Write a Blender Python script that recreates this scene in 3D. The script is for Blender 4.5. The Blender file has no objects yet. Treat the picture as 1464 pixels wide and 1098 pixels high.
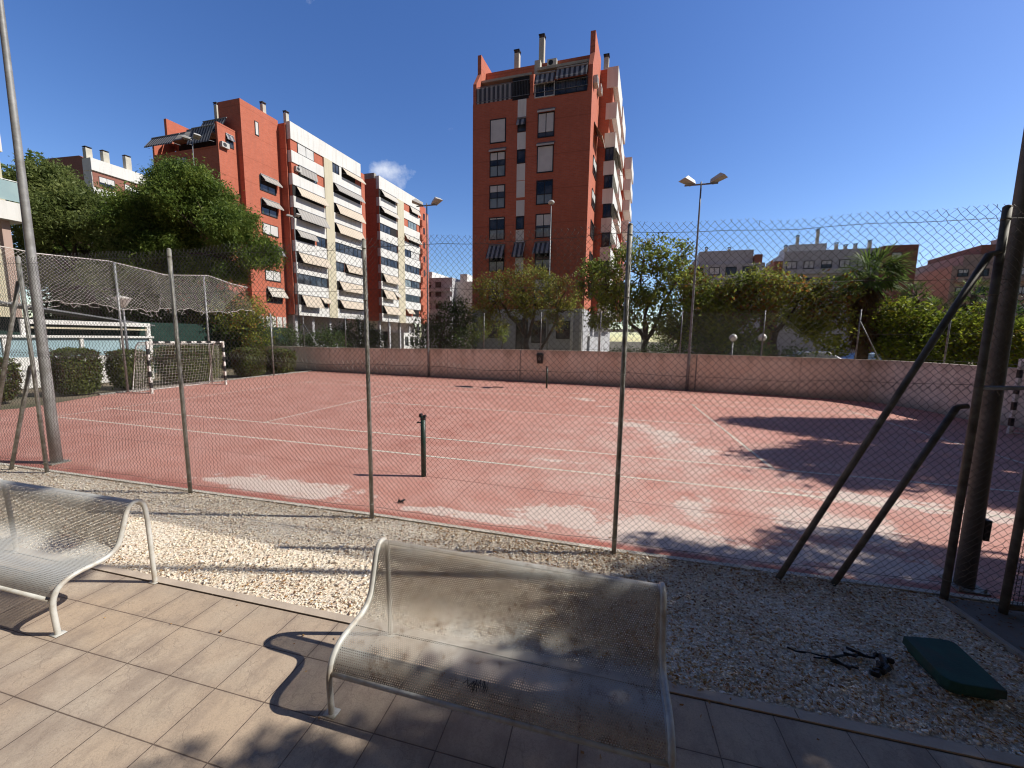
import bpy, math, random
import numpy as np
from mathutils import Vector, Matrix

SC = bpy.context.scene
COL = SC.collection
R = math.radians
random.seed(7)

# ------------------------------------------------------------------ materials
def new_mat(name):
    m = bpy.data.materials.new(name); m.use_nodes = True
    nt = m.node_tree
    return m, nt, nt.nodes['Principled BSDF'], nt.nodes['Material Output']

class G:
    """tiny node-graph helper"""
    def __init__(s, nt): s.nt = nt
    def n(s, t, **k):
        x = s.nt.nodes.new(t)
        for a, v in k.items(): setattr(x, a, v)
        return x
    def put(s, sock, v):
        if isinstance(v, (int, float)): sock.default_value = v
        elif isinstance(v, tuple): sock.default_value = (v + (1,)) if len(sock.default_value) == 4 and len(v) == 3 else v
        else: s.nt.links.new(v, sock)
    def math(s, op, a, b=0.0, c=None, clamp=False):
        x = s.n('ShaderNodeMath', operation=op, use_clamp=clamp)
        s.put(x.inputs[0], a); s.put(x.inputs[1], b)
        if c is not None: s.put(x.inputs[2], c)
        return x.outputs[0]
    def noise(s, vec, scale, detail=4, rough=.55, out=0):
        x = s.n('ShaderNodeTexNoise'); s.put(x.inputs['Vector'], vec)
        x.inputs['Scale'].default_value = scale; x.inputs['Detail'].default_value = detail; x.inputs['Roughness'].default_value = rough
        return x.outputs[out]
    def voro(s, vec, scale, feature='F1', out=0, rnd=1.0):
        x = s.n('ShaderNodeTexVoronoi', feature=feature); s.put(x.inputs['Vector'], vec)
        x.inputs['Scale'].default_value = scale; x.inputs['Randomness'].default_value = rnd
        return x.outputs[out]
    def ramp(s, fac, stops, interp='LINEAR'):
        x = s.n('ShaderNodeValToRGB'); s.put(x.inputs[0], fac); r = x.color_ramp; r.interpolation = interp
        while len(r.elements) < len(stops): r.elements.new(.5)
        for e, (p, c) in zip(r.elements, stops):
            e.position = p; e.color = (c, c, c, 1) if isinstance(c, (int, float)) else tuple(c) + (1,)
        return x.outputs[0]
    def mix(s, fac, a, b, mode='MIX'):
        x = s.n('ShaderNodeMix', data_type='RGBA', blend_type=mode); s.put(x.inputs[0], fac); s.put(x.inputs[6], a); s.put(x.inputs[7], b)
        return x.outputs[2]
    def maprange(s, v, a, b, c=0.0, d=1.0):
        x = s.n('ShaderNodeMapRange'); s.put(x.inputs[0], v)
        for i, q in zip((1, 2, 3, 4), (a, b, c, d)): x.inputs[i].default_value = q
        return x.outputs[0]
    def obj(s): return s.n('ShaderNodeTexCoord').outputs['Object']
    def pos(s): return s.n('ShaderNodeNewGeometry').outputs['Position']
    def island(s): return s.n('ShaderNodeNewGeometry').outputs['Random Per Island']
    def rnd(s): return s.n('ShaderNodeObjectInfo').outputs['Random']
    def sep(s, v):
        x = s.n('ShaderNodeSeparateXYZ'); s.put(x.inputs[0], v); return x.outputs
    def comb(s, x, y, z):
        c = s.n('ShaderNodeCombineXYZ'); s.put(c.inputs[0], x); s.put(c.inputs[1], y); s.put(c.inputs[2], z); return c.outputs[0]
    def bump(s, h, strength, dist=.01):
        b = s.n('ShaderNodeBump'); b.inputs['Strength'].default_value = strength; b.inputs['Distance'].default_value = dist; s.put(b.inputs['Height'], h)
        return b.outputs[0]

def simple(name, c1, c2=None, scale=3, rough=.7, metal=0.0, bump=0.0, bscale=40, dirt=None, dscale=1.2, spec=.5):
    m, nt, b, o = new_mat(name); g = G(nt)
    p = g.pos()
    if c2 is None: c2 = tuple(x * .8 for x in c1)
    col = g.mix(g.maprange(g.noise(p, scale), .35, .65), c1, c2)
    if dirt: col = g.mix(g.math('MULTIPLY', g.maprange(g.noise(p, dscale, 8, .65), .48, .68), .75), col, dirt)
    g.put(b.inputs['Base Color'], col)
    b.inputs['Roughness'].default_value = rough; b.inputs['Metallic'].default_value = metal
    b.inputs['Specular IOR Level'].default_value = spec
    if bump: g.put(b.inputs['Normal'], g.bump(g.noise(p, bscale), bump))
    return m

def brick(name, c1, c2):
    m, nt, b, o = new_mat(name); g = G(nt); p = g.pos()
    x, y, z = g.sep(p)
    v = g.comb(g.math('ADD', x, y), z, 0.0)
    t = g.n('ShaderNodeTexBrick'); g.put(t.inputs['Vector'], v)
    t.inputs['Scale'].default_value = 1; t.inputs['Brick Width'].default_value = .34; t.inputs['Row Height'].default_value = .13
    t.inputs['Mortar Size'].default_value = .012; t.inputs['Bias'].default_value = 0
    g.put(t.inputs['Color1'], c1); g.put(t.inputs['Color2'], c2); g.put(t.inputs['Mortar'], tuple(.6 * q + .1 for q in c1))
    col = g.mix(g.maprange(g.noise(p, .35, 5), .35, .7, 0, .45), t.outputs[0], tuple(q * .72 for q in c1))
    st = g.noise(g.comb(g.math('MULTIPLY', g.math('ADD', x, y), 1.3), g.math('MULTIPLY', z, .12), 0.0), 1.5, 5)
    col = g.mix(g.maprange(st, .52, .72, 0, .4), col, tuple(q * .6 + .03 for q in c1))
    fl = g.math('ABSOLUTE', g.math('SUBTRACT', g.math('FRACT', g.math('DIVIDE', g.math('ADD', z, g.math('MULTIPLY', g.noise(p, 2, 2), .04)), 2.85)), .5))
    col = g.mix(g.maprange(fl, .012, .022, .35, 0), col, tuple(q * .45 for q in c1))
    col = g.mix(g.maprange(g.noise(p, 3.5, 7, .7), .5, .7, 0, .3), col, tuple(min(1, q * 1.25 + .02) for q in c1))
    g.put(b.inputs['Base Color'], col); b.inputs['Roughness'].default_value = .85
    return m

def render_wall(name, c, dirt):
    m, nt, b, o = new_mat(name); g = G(nt); p = g.pos(); x, y, z = g.sep(p)
    st = g.noise(g.comb(g.math('MULTIPLY', x, 1.6), g.math('MULTIPLY', y, 1.6), g.math('MULTIPLY', z, .15)), 1.4, 6, .6)
    col = g.mix(g.maprange(st, .48, .72, 0, .55), c, dirt)
    col = g.mix(g.maprange(g.noise(p, .5, 6), .4, .7, 0, .35), col, tuple(q * .8 for q in c))
    g.put(b.inputs['Base Color'], col); b.inputs['Roughness'].default_value = .85
    g.put(b.inputs['Normal'], g.bump(g.noise(p, 30), .25))
    return m

def stripes(name, axis, c1, c2, period, worn=.15):
    m, nt, b, o = new_mat(name); g = G(nt); p = g.pos(); s = g.sep(p)
    f = g.math('FRACT', g.math('DIVIDE', s['XYZ'.index(axis)], period))
    col = g.mix(g.math('GREATER_THAN', f, .5), c1, c2)
    col = g.mix(g.maprange(g.noise(p, 1.2, 5), .4, .7, 0, worn), col, (.25, .22, .18))
    g.put(b.inputs['Base Color'], col); b.inputs['Roughness'].default_value = .9
    return m

def leafmat(name, dark, mid, light, odd=None, oddfrac=.0, trans=.48, cl=.55):
    m, nt, b, o = new_mat(name); g = G(nt); p = g.pos()
    r = g.island()
    f = g.math('ADD', g.math('MULTIPLY', r, .5), g.math('MULTIPLY', g.maprange(g.noise(p, cl, 3), .3, .7), .5))
    col = g.ramp(f, [(0.1, dark), (.5, mid), (.95, light)])
    if odd:
        f2 = g.math('FRACT', g.math('MULTIPLY', r, 17.3))
        nz = g.maprange(g.noise(p, .45, 3), .42, .62)
        col = g.mix(g.math('LESS_THAN', f2, g.math('MULTIPLY', nz, oddfrac * 2)), col, odd)
    g.put(b.inputs['Base Color'], col); b.inputs['Roughness'].default_value = .55
    b.inputs['Specular IOR Level'].default_value = .3
    t = g.n('ShaderNodeBsdfTranslucent'); g.put(t.inputs[0], col)
    x = g.n('ShaderNodeMixShader'); x.inputs[0].default_value = trans
    nt.links.new(b.outputs[0], x.inputs[1]); nt.links.new(t.outputs[0], x.inputs[2]); nt.links.new(x.outputs[0], o.inputs[0])
    return m

def wall_mat():
    m, nt, b, o = new_mat('tan_wall'); g = G(nt); p = g.pos(); x, y, z = g.sep(p)
    st = g.noise(g.comb(g.math('MULTIPLY', x, 1.1), g.math('MULTIPLY', y, 1.1), g.math('MULTIPLY', z, .12)), 1.5, 7, .65)
    col = g.mix(g.maprange(st, .45, .72, 0, .7), (.88, .80, .69), (.60, .52, .42))
    col = g.mix(g.maprange(g.noise(p, .7, 7, .65), .4, .66, 0, .55), col, (.74, .56, .43))
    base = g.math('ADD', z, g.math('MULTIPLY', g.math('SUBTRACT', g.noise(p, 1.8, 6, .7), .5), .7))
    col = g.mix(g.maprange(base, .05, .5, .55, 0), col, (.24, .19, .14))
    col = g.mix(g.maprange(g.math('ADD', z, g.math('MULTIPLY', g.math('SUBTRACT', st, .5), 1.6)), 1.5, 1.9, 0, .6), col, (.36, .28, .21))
    j = g.math('ABSOLUTE', g.math('SUBTRACT', g.math('FRACT', g.math('DIVIDE', x, 4.7)), .5))
    col = g.mix(g.maprange(j, .001, .004, .7, 0), col, (.2, .15, .11))
    g.put(b.inputs['Base Color'], col); b.inputs['Roughness'].default_value = .9
    g.put(b.inputs['Normal'], g.bump(g.noise(p, 22, 6, .7), .4))
    return m

M = {}
M['brick'] = brick('red_brick', (.60, .160, .084), (.52, .128, .064))
M['brick_far'] = brick('far_brick', (.34, .13, .085), (.28, .10, .07))
M['white'] = render_wall('white_render', (.80, .79, .75), (.52, .49, .44))
M['cream'] = render_wall('cream_render', (.66, .60, .44), (.5, .44, .33))
M['greywhite'] = render_wall('grey_render', (.52, .52, .54), (.36, .36, .37))
M['pinkwhite'] = render_wall('pinkish_render', (.50, .36, .30), (.36, .25, .2))
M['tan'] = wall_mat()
M['concrete'] = simple('concrete', (.40, .37, .33), (.30, .28, .25), 2.5, .9, bump=.3, dirt=(.18, .16, .14))
M['slab'] = simple('slab_concrete', (.52, .46, .36), (.42, .37, .29), 1, .9)
M['chimney'] = simple('chimney_render', (.62, .58, .48), (.5, .47, .4), 1, .9)
M['darkmetal'] = simple('dark_metal', (.03, .032, .035), None, 4, .45, .2)
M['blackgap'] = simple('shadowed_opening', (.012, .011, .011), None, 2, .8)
M['shutter'] = simple('white_shutter', (.72, .71, .68), (.62, .61, .58), 1.2, .6)
M['cloth_grey_x'] = stripes('grey_striped_cloth_front', 'X', (.05, .055, .075), (.36, .36, .37), .42)
M['cloth_grey_y'] = stripes('grey_cloth_side', 'Y', (.42, .40, .37), (.34, .32, .30), .5)
M['cloth_dark_y'] = stripes('dark_cloth_side', 'Y', (.10, .10, .13), (.33, .33, .35), .5)
M['cloth_beige'] = stripes('beige_cloth_side', 'Y', (.64, .55, .44), (.55, .47, .37), .42)
M['cloth_white'] = stripes('pale_cloth_side', 'Y', (.62, .58, .52), (.5, .46, .4), .4)
M['galv'] = simple('galvanised_steel', (.40, .405, .40), (.27, .275, .27), 9, .5, .55, dirt=(.20, .19, .16), dscale=5)
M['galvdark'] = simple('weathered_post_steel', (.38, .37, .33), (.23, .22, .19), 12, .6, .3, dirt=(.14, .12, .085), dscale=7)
M['galvshade'] = simple('shaded_brown_steel', (.17, .155, .13), (.10, .09, .075), 12, .65, .3, dirt=(.06, .05, .038), dscale=7)  # darker copy of the post steel, tree shade put into its colour
M['wire'] = simple('fence_wire', (.13, .122, .11), (.075, .07, .063), 3, .55, .3)
M['pole'] = simple('pole_paint', (.40, .40, .385), (.27, .27, .26), 5, .55, .3, dirt=(.2, .19, .17), dscale=3)
M['farpole'] = simple('far_pole_steel', (.28, .285, .29), (.2, .2, .21), 4, .5, .4)
M['lampglass'] = simple('lamp_glass', (.55, .53, .48), None, 2, .15, 0)
M['lamphouse'] = simple('lamp_housing', (.62, .61, .58), (.5, .49, .46), 5, .5, 0)
M['whitepaint'] = simple('white_paint', (.78, .77, .74), (.66, .65, .61), 6, .45, 0, dirt=(.42, .38, .32), dscale=4)
M['blackpaint'] = simple('black_paint', (.02, .02, .022), None, 4, .5)
M['greenpaint'] = simple('green_post_paint', (.012, .045, .032), (.008, .03, .022), 8, .45, dirt=(.03, .03, .025), dscale=9)
M['greenfoam'] = simple('green_padding', (.018, .085, .062), (.012, .06, .046), 6, .75, bump=.25, bscale=90, dirt=(.05, .055, .045), dscale=5)
M['blackplastic'] = simple('burnt_plastic', (.01, .01, .011), None, 20, .5, bump=.6)
M['rope'] = simple('net_rope', (.76, .74, .67), (.62, .60, .53), 4, .9)
M['bark'] = simple('bark', (.10, .075, .055), (.055, .04, .03), 8, .95, bump=.8, bscale=18)
M['palmbark'] = simple('palm_bark', (.16, .11, .07), (.08, .055, .035), 6, .95, bump=.8)
M['paleblue'] = simple('pale_blue_panel', (.36, .50, .54), (.30, .43, .47), 1, .5)
M['greennet'] = simple('green_windscreen', (.012, .045, .035), (.008, .03, .024), 3, .9)
M['earth'] = simple('earth', (.19, .15, .10), (.11, .10, .06), .6, 1, dirt=(.07, .08, .035), dscale=.3)
M['tarmac'] = simple('asphalt', (.06, .06, .06), (.045, .045, .045), 2, .9)
M['carpaint'] = simple('silver_car_paint', (.16, .17, .19), None, 2, .35, .3)
M['carpaint_b'] = simple('blue_car_paint', (.10, .16, .26), None, 2, .3, .4)
M['rubber'] = simple('rubber', (.02, .02, .02), None, 9, .9)
M['globe'] = simple('globe_glass', (.80, .79, .75), None, 2, .25)
M['ac'] = simple('air_conditioner_casing', (.62, .60, .55), (.5, .48, .44), 3, .5)

def glassmat(name, c, tint):
    m, nt, b, o = new_mat(name); g = G(nt); p = g.pos()
    f = g.maprange(g.noise(p, .7, 2), .42, .58)
    g.put(b.inputs['Base Color'], g.mix(f, c, tint)); b.inputs['Roughness'].default_value = .06; b.inputs['Specular IOR Level'].default_value = .8
    return m
M['glass'] = glassmat('window_glass', (.012, .014, .018), (.07, .075, .08))
M['glasspale'] = glassmat('pale_glass', (.30, .36, .36), (.22, .27, .28))
M['glassgreen'] = glassmat('balcony_glass', (.40, .52, .50), (.33, .45, .45))

M['leaf_big'] = leafmat('evergreen_leaves', (.04, .08, .016), (.14, .21, .04), (.34, .41, .085))
M['leaf_back'] = leafmat('pale_evergreen_leaves', (.065, .10, .03), (.17, .215, .06), (.34, .38, .12))
M['leaf_mimosa'] = leafmat('mimosa_leaves', (.10, .105, .028), (.24, .26, .055), (.50, .48, .09), (.24, .11, .035), .22)
M['leaf_green'] = leafmat('mid_green_leaves', (.09, .13, .03), (.24, .31, .06), (.50, .54, .10), (.22, .12, .03), .14)
M['leaf_autumn'] = leafmat('autumn_leaves', (.10, .125, .03), (.27, .31, .06), (.52, .50, .09), (.32, .15, .04), .2)
M['leaf_yellow'] = leafmat('yellow_green_leaves', (.07, .11, .018), (.21, .27, .03), (.45, .46, .05), (.22, .17, .02), .15)
M['leaf_dark'] = leafmat('dark_bush_leaves', (.028, .055, .016), (.07, .12, .032), (.17, .22, .06))
M['leaf_hedge'] = leafmat('hedge_leaves', (.045, .065, .02), (.13, .165, .045), (.25, .27, .08), (.10, .062, .03), .35, cl=1.2)
M['leaf_palm'] = leafmat('palm_leaves', (.05, .09, .024), (.13, .2, .042), (.32, .4, .09))
M['leaf_dead'] = leafmat('dead_palm_leaves', (.10, .06, .03), (.2, .125, .065), (.3, .21, .12))
M['leaf_fallen'] = leafmat('fallen_leaf', (.14, .065, .022), (.34, .17, .05), (.55, .34, .12), trans=.15)

# ---- ground surfaces
def mat_court():
    m, nt, b, o = new_mat('red_court_paint'); g = G(nt); p = g.pos(); x, y, z = g.sep(p)
    base = g.mix(g.maprange(g.noise(p, .45, 5), .3, .7), (.405, .17, .128), (.50, .24, .186))
    base = g.mix(g.maprange(g.math('ADD', x, g.math('MULTIPLY', g.math('SUBTRACT', g.noise(p, .3, 4), .5), 8)), -7, 5, 0, .8), base, g.mix(g.maprange(g.noise(p, .6, 5), .3, .7), (.50, .215, .162), (.62, .315, .25)))
    base = g.mix(g.maprange(g.noise(p, 1.7, 9, .72), .42, .68, 0, .65), base, (.63, .37, .305))
    stx = g.noise(g.comb(g.math('MULTIPLY', x, .35), g.math('MULTIPLY', y, 2.2), 0.0), 2.0, 6, .65)
    base = g.mix(g.maprange(stx, .5, .72, 0, .38), base, (.44, .165, .128))
    n2 = g.noise(g.comb(g.math('MULTIPLY', x, .7), g.math('MULTIPLY', y, 1.5), 2.0), 5, 9, .78)
    pats = [(-1.75, -7.72, 1.7, .42, .55), (-3.2, -7.85, 1.6, .22, .25), (.9, -7.80, .75, .14, .4), (1.9, -7.74, 1.2, .16, .55), (2.75, -7.36, .8, .42, .6), (4.0, -7.55, 1.0, .48, .7), (4.9, -7.82, 1.1, .4, .55),
            (4.7, -6.4, .55, 1.0, .3), (4.5, -2.0, 1.1, 1.5, .42), (3.9, -.8, 1.3, .6, .36), (5.4, -3.2, .8, .9, .28), (2.1, 3.6, .9, .7, .3), (3.1, 2.2, 1.2, .35, .25), (6.5, -6.5, 1.2, .9, .4), (6.2, -7.4, 1.3, .5, .5),
            (7.5, -5.3, 2.0, .6, .3), (2.2, -4.9, 1.6, .4, .15), (9, -5.5, 1.5, .7, .25)]
    pale = g.mix(g.maprange(g.noise(p, 9, 6), .35, .65), (.74, .62, .54), (.62, .51, .44))
    best = None
    warp = g.math('MULTIPLY', g.math('SUBTRACT', g.noise(p, 1.6, 6, .7), .5), 1.5)
    for cx, cy, rx, ry, s in [(a, b, c, d, e + .14) for a, b, c, d, e in pats]:
        dx = g.math('DIVIDE', g.math('SUBTRACT', x, cx), rx); dy = g.math('DIVIDE', g.math('SUBTRACT', y, cy), ry)
        d = g.math('SQRT', g.math('ADD', g.math('MULTIPLY', dx, dx), g.math('MULTIPLY', dy, dy)))
        v = g.math('SUBTRACT', s + .45, g.math('MULTIPLY', d, .75))
        best = v if best is None else g.math('MAXIMUM', best, v)
    f = g.math('ADD', best, g.math('ADD', warp, g.math('MULTIPLY', g.math('SUBTRACT', n2, .5), 1.6)))
    worn = g.maprange(f, .50, .66)
    ex = g.math('DIVIDE', g.math('SUBTRACT', x, 4.4), 4.2); ey = g.math('DIVIDE', g.math('SUBTRACT', y, -4.6), 5.0)
    ed = g.math('SQRT', g.math('ADD', g.math('MULTIPLY', ex, ex), g.math('MULTIPLY', ey, ey)))
    haze = g.math('MULTIPLY', g.maprange(ed, .25, 1.15, 1, 0), g.maprange(g.noise(p, 1.1, 7, .7), .38, .62))
    base = g.mix(g.math('MULTIPLY', haze, .5), base, pale)
    hx = g.math('SUBTRACT', x, 4.0); hy = g.math('SUBTRACT', y, -2.3)      # the ring with a red heart
    hd = g.math('ADD', g.math('SQRT', g.math('ADD', g.math('MULTIPLY', hx, hx), g.math('MULTIPLY', g.math('MULTIPLY', hy, hy), .55))), g.math('MULTIPLY', warp, .35))
    worn = g.math('MULTIPLY', worn, g.maprange(hd, .35, .75, .15, 1))
    col = g.mix(g.math('MULTIPLY', worn, .85), base, pale)
    edge = g.math('SUBTRACT', y, g.math('ADD', g.math('MULTIPLY', x, .036), -8.17))
    col = g.mix(g.math('MULTIPLY', g.maprange(g.math('ADD', edge, g.math('MULTIPLY', warp, .05)), .1, .2, .9, 0), g.maprange(g.noise(p, 1.3, 5), .38, .5)), col, (.42, .135, .10))
    # bare scuffs everywhere, dark specks, and straight casting joints
    col = g.mix(g.maprange(g.noise(p, 14, 8, .8), .62, .72, 0, .5), col, (.60, .45, .38))
    col = g.mix(g.maprange(g.noise(p, 42, 3), .68, .76, 0, .5), col, (.18, .08, .065))
    wob = g.math('MULTIPLY', g.math('SUBTRACT', g.noise(p, .8, 3), .5), .05)
    for jy in (-6.55, -1.9, 2.4):
        j = g.math('ABSOLUTE', g.math('SUBTRACT', g.math('ADD', y, wob), jy))
        col = g.mix(g.maprange(j, .005, .018, .75, 0), col, (.16, .06, .05))
    for jx in (-9.3, -4.2, 1.05, 6.1, 11.4):
        j = g.math('ABSOLUTE', g.math('SUBTRACT', g.math('ADD', x, wob), jx))
        col = g.mix(g.maprange(j, .005, .016, .35, 0), col, (.2, .08, .065))
    # dirtier border strip next to the kerb, plain paint
    col = g.mix(g.math('MULTIPLY', g.maprange(y, -8.12, -7.96, .75, 0), g.maprange(g.noise(p, 2.2, 4), .35, .5)), col, (.36, .13, .10))
    g.put(b.inputs['Base Color'], col); b.inputs['Roughness'].default_value = .85
    g.put(b.inputs['Normal'], g.bump(g.noise(p, 55, 4), .25, .006))
    return m
M['court'] = mat_court()

def mat_lines():
    m, nt, b, o = new_mat('court_line_paint'); g = G(nt); p = g.pos()
    g.put(b.inputs['Base Color'], g.mix(g.noise(p, 8), (.72, .66, .55), (.62, .54, .44))); b.inputs['Roughness'].default_value = .8
    t = g.n('ShaderNodeBsdfTransparent'); x = g.n('ShaderNodeMixShader')
    x_, y_, z_ = g.sep(p)
    f = g.math('ADD', g.noise(p, 5, 8, .75), g.math('MULTIPLY', g.maprange(g.noise(p, .5, 3), .4, .65), .22))
    f = g.math('ADD', f, g.maprange(y_, -5, 5, 0, .14))
    g.put(x.inputs[0], g.maprange(f, .72, .95)); nt.links.new(b.outputs[0], x.inputs[1]); nt.links.new(t.outputs[0], x.inputs[2]); nt.links.new(x.outputs[0], o.inputs[0])
    return m
M['lines'] = mat_lines()

def mat_paving():
    m, nt, b, o = new_mat('stamped_paving'); g = G(nt); p = g.obj(); x, y, z = g.sep(p)   # object frame is turned with the strip
    u = g.math('DIVIDE', x, .4265); v = g.math('DIVIDE', y, .389)
    fu = g.math('FRACT', u); fv = g.math('FRACT', v)
    eu = g.math('MULTIPLY', g.math('SUBTRACT', .5, g.math('ABSOLUTE', g.math('SUBTRACT', fu, .5))), .4265)
    ev = g.math('MULTIPLY', g.math('SUBTRACT', .5, g.math('ABSOLUTE', g.math('SUBTRACT', fv, .5))), .389)
    wob = g.math('MULTIPLY', g.math('SUBTRACT', g.noise(p, 14, 3), .5), .004)
    e = g.math('ADD', g.math('MINIMUM', eu, ev), wob)
    cell = g.comb(g.math('FLOOR', u), g.math('FLOOR', v), 0.0)
    w = g.n('ShaderNodeTexWhiteNoise'); g.put(w.inputs['Vector'], cell)
    base = g.mix(w.outputs[0], (.51, .415, .31), (.58, .48, .365))
    base = g.mix(g.maprange(g.noise(p, 2.2, 6, .6), .35, .68, 0, .8), base, (.385, .295, .225))
    base = g.mix(g.maprange(g.noise(g.comb(x, y, 3.0), 1.1, 4), .4, .65, 0, .6), base, (.60, .445, .30))
    cr = g.n('ShaderNodeTexVoronoi', feature='DISTANCE_TO_EDGE'); cr.inputs['Scale'].default_value = 9
    wv = g.n('ShaderNodeVectorMath', operation='ADD'); g.put(wv.inputs[0], p); 
    sc = g.n('ShaderNodeVectorMath', operation='SCALE'); g.put(sc.inputs[0], g.noise(p, 9, 4, .6, 1)); sc.inputs['Scale'].default_value = .16
    nt.links.new(sc.outputs[0], wv.inputs[1]); nt.links.new(wv.outputs[0], cr.inputs['Vector'])
    crack = g.maprange(cr.outputs[0], 0, .06)
    patch = g.maprange(g.noise(p, 3.5, 3), .42, .6)
    base = g.mix(g.math('MULTIPLY', g.math('SUBTRACT', 1.0, crack), g.math('MULTIPLY', patch, .32)), base, (.2, .15, .12))
    base = g.mix(g.maprange(g.noise(p, 70, 4, .7), .5, .75, 0, .55), base, (.22, .165, .13))
    base = g.mix(g.maprange(g.noise(p, 26, 2), .74, .80, 0, .7), base, (.62, .55, .46))
    stk = g.noise(g.comb(g.math('MULTIPLY', x, 1.9), g.math('MULTIPLY', y, .95), 7.0), 2.0, 8, .7)
    base = g.mix(g.maprange(stk, .48, .64, 0, .62), base, (.29, .22, .17))
    groove = g.maprange(e, .001, .0052)
    halo = g.math('MULTIPLY', g.maprange(e, .0, .05, 1, 0), g.maprange(g.noise(p, 4, 4), .35, .65, 0, .5))
    base = g.mix(halo, base, (.24, .18, .145))
    base = g.mix(g.maprange(g.noise(p, 180, 3, .6), .45, .7, 0, .35), base, (.25, .19, .145))
    col = g.mix(groove, (.13, .09, .066), base)
    g.put(b.inputs['Base Color'], col); g.put(b.inputs['Roughness'], .82)
    h = g.math('ADD', g.math('MULTIPLY', groove, .8), g.math('ADD', g.math('MULTIPLY', g.math('MULTIPLY', crack, patch), .22), g.math('MULTIPLY', g.noise(p, 38, 6, .7), .45)))
    g.put(b.inputs['Normal'], g.bump(h, .55, .008))
    return m
M['paving'] = mat_paving()

def mat_gravelbed():
    m, nt, b, o = new_mat('gravel_bed'); g = G(nt); p = g.pos()
    c = g.voro(p, 45, 'F1', 1); d = g.voro(p, 45, 'F1', 0)
    r = g.sep(c)[0]
    col = g.ramp(r, [(0, (.62, .48, .35)), (.3, (.86, .74, .57)), (1, (.93, .86, .72))])
    col = g.mix(g.maprange(d, .45, .85), col, (.45, .35, .25))
    g.put(b.inputs['Base Color'], col); b.inputs['Roughness'].default_value = .9
    g.put(b.inputs['Normal'], g.bump(g.math('SUBTRACT', 1.0, d), .35, .01))
    return m
M['gravelbed'] = mat_gravelbed()
def mat_stone():
    m, nt, b, o = new_mat('crushed_stone'); g = G(nt); p = g.pos()
    col = g.ramp(g.island(), [(0, (.45, .30, .20)), (.05, (.74, .56, .41)), (.16, (.92, .80, .62)), (.6, (.95, .87, .71)), (.88, (.95, .91, .82)), (.95, (.74, .5, .37)), (1, (.80, .75, .66))])
    col = g.mix(g.maprange(g.noise(p, .9, 4), .5, .75, 0, .15), col, (.8, .62, .42))
    g.put(b.inputs['Base Color'], col); b.inputs['Roughness'].default_value = .85
    return m
M['stone'] = mat_stone()

def mat_sheet():
    """white painted steel with a staggered grid of round punched holes (UV in metres)"""
    m, nt, b, o = new_mat('perforated_steel'); g = G(nt)
    uv = g.n('ShaderNodeTexCoord').outputs['UV']; x, y, z = g.sep(uv); p = g.pos()
    P = .0150
    v = g.math('DIVIDE', y, P * .866); row = g.math('FLOOR', v)
    off = g.math('MULTIPLY', g.math('MODULO', g.math('ABSOLUTE', row), 2.0), .5)
    u = g.math('ADD', g.math('DIVIDE', x, P), off)
    du = g.math('SUBTRACT', g.math('FRACT', u), .5); dv = g.math('MULTIPLY', g.math('SUBTRACT', g.math('FRACT', v), .5), .866)
    d = g.math('SQRT', g.math('ADD', g.math('MULTIPLY', du, du), g.math('MULTIPLY', dv, dv)))
    hole = g.math('LESS_THAN', d, .27)
    px_ = g.sep(p)[0]; rust = g.math('MULTIPLY', g.maprange(g.noise(p, 2.1, 8, .7), .30, .48), g.maprange(px_, 1.0, 1.8, .12, 1.0))
    rust2 = g.maprange(g.noise(p, 11, 8, .75), .5, .68)
    col = g.mix(g.noise(p, 3), (.70, .69, .63), (.58, .57, .51))
    col = g.mix(g.math('MULTIPLY', g.maprange(g.noise(p, 1.5, 5, .6), .40, .64, 0, .6), g.maprange(px_, 1.0, 1.8, .1, 1.0)), col, (.40, .30, .18))
    col = g.mix(g.math('MULTIPLY', rust, g.math('MULTIPLY', g.math('ADD', g.math('MULTIPLY', rust2, .75), .25), .9)), col, (.155, .09, .045))
    col = g.mix(g.maprange(g.noise(p, 40, 4, .7), .6, .72, 0, .35), col, (.22, .18, .13))
    g.put(b.inputs['Base Color'], col); b.inputs['Roughness'].default_value = .34; b.inputs['Specular IOR Level'].default_value = .7
    t = g.n('ShaderNodeBsdfTransparent'); mx = g.n('ShaderNodeMixShader'); g.put(mx.inputs[0], hole)
    nt.links.new(b.outputs[0], mx.inputs[1]); nt.links.new(t.outputs[0], mx.inputs[2]); nt.links.new(mx.outputs[0], o.inputs[0])
    return m
M['sheet'] = mat_sheet()
M['benchpaint'] = simple('bench_paint', (.68, .67, .62), (.58, .57, .52), 7, .35, 0, dirt=(.36, .27, .18), dscale=6)

# ------------------------------------------------------------------ meshes and objects
def put_mesh(name, verts, faces, mats, parent=None, loc=None, smooth=False, midx=None, uvs=None):
    me = bpy.data.meshes.new(name)
    if loc is not None: verts = [(v[0] - loc[0], v[1] - loc[1], v[2] - loc[2]) for v in verts]
    me.from_pydata([tuple(map(float, v)) for v in verts], [], faces)
    if not isinstance(mats, (list, tuple)): mats = [mats]
    for m in mats: me.materials.append(m)
    if midx is not None: me.polygons.foreach_set('material_index', midx)
    if smooth: me.polygons.foreach_set('use_smooth', [True] * len(faces))
    if uvs is not None:
        l = me.uv_layers.new(name='UVMap')
        flat = []
        for f in faces:
            for i in f: flat += list(uvs[i])
        l.data.foreach_set('uv', flat)
    me.update()
    o = bpy.data.objects.new(name, me); COL.objects.link(o)
    if loc is not None: o.location = loc
    if parent is not None: o.parent = parent
    return o

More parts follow.
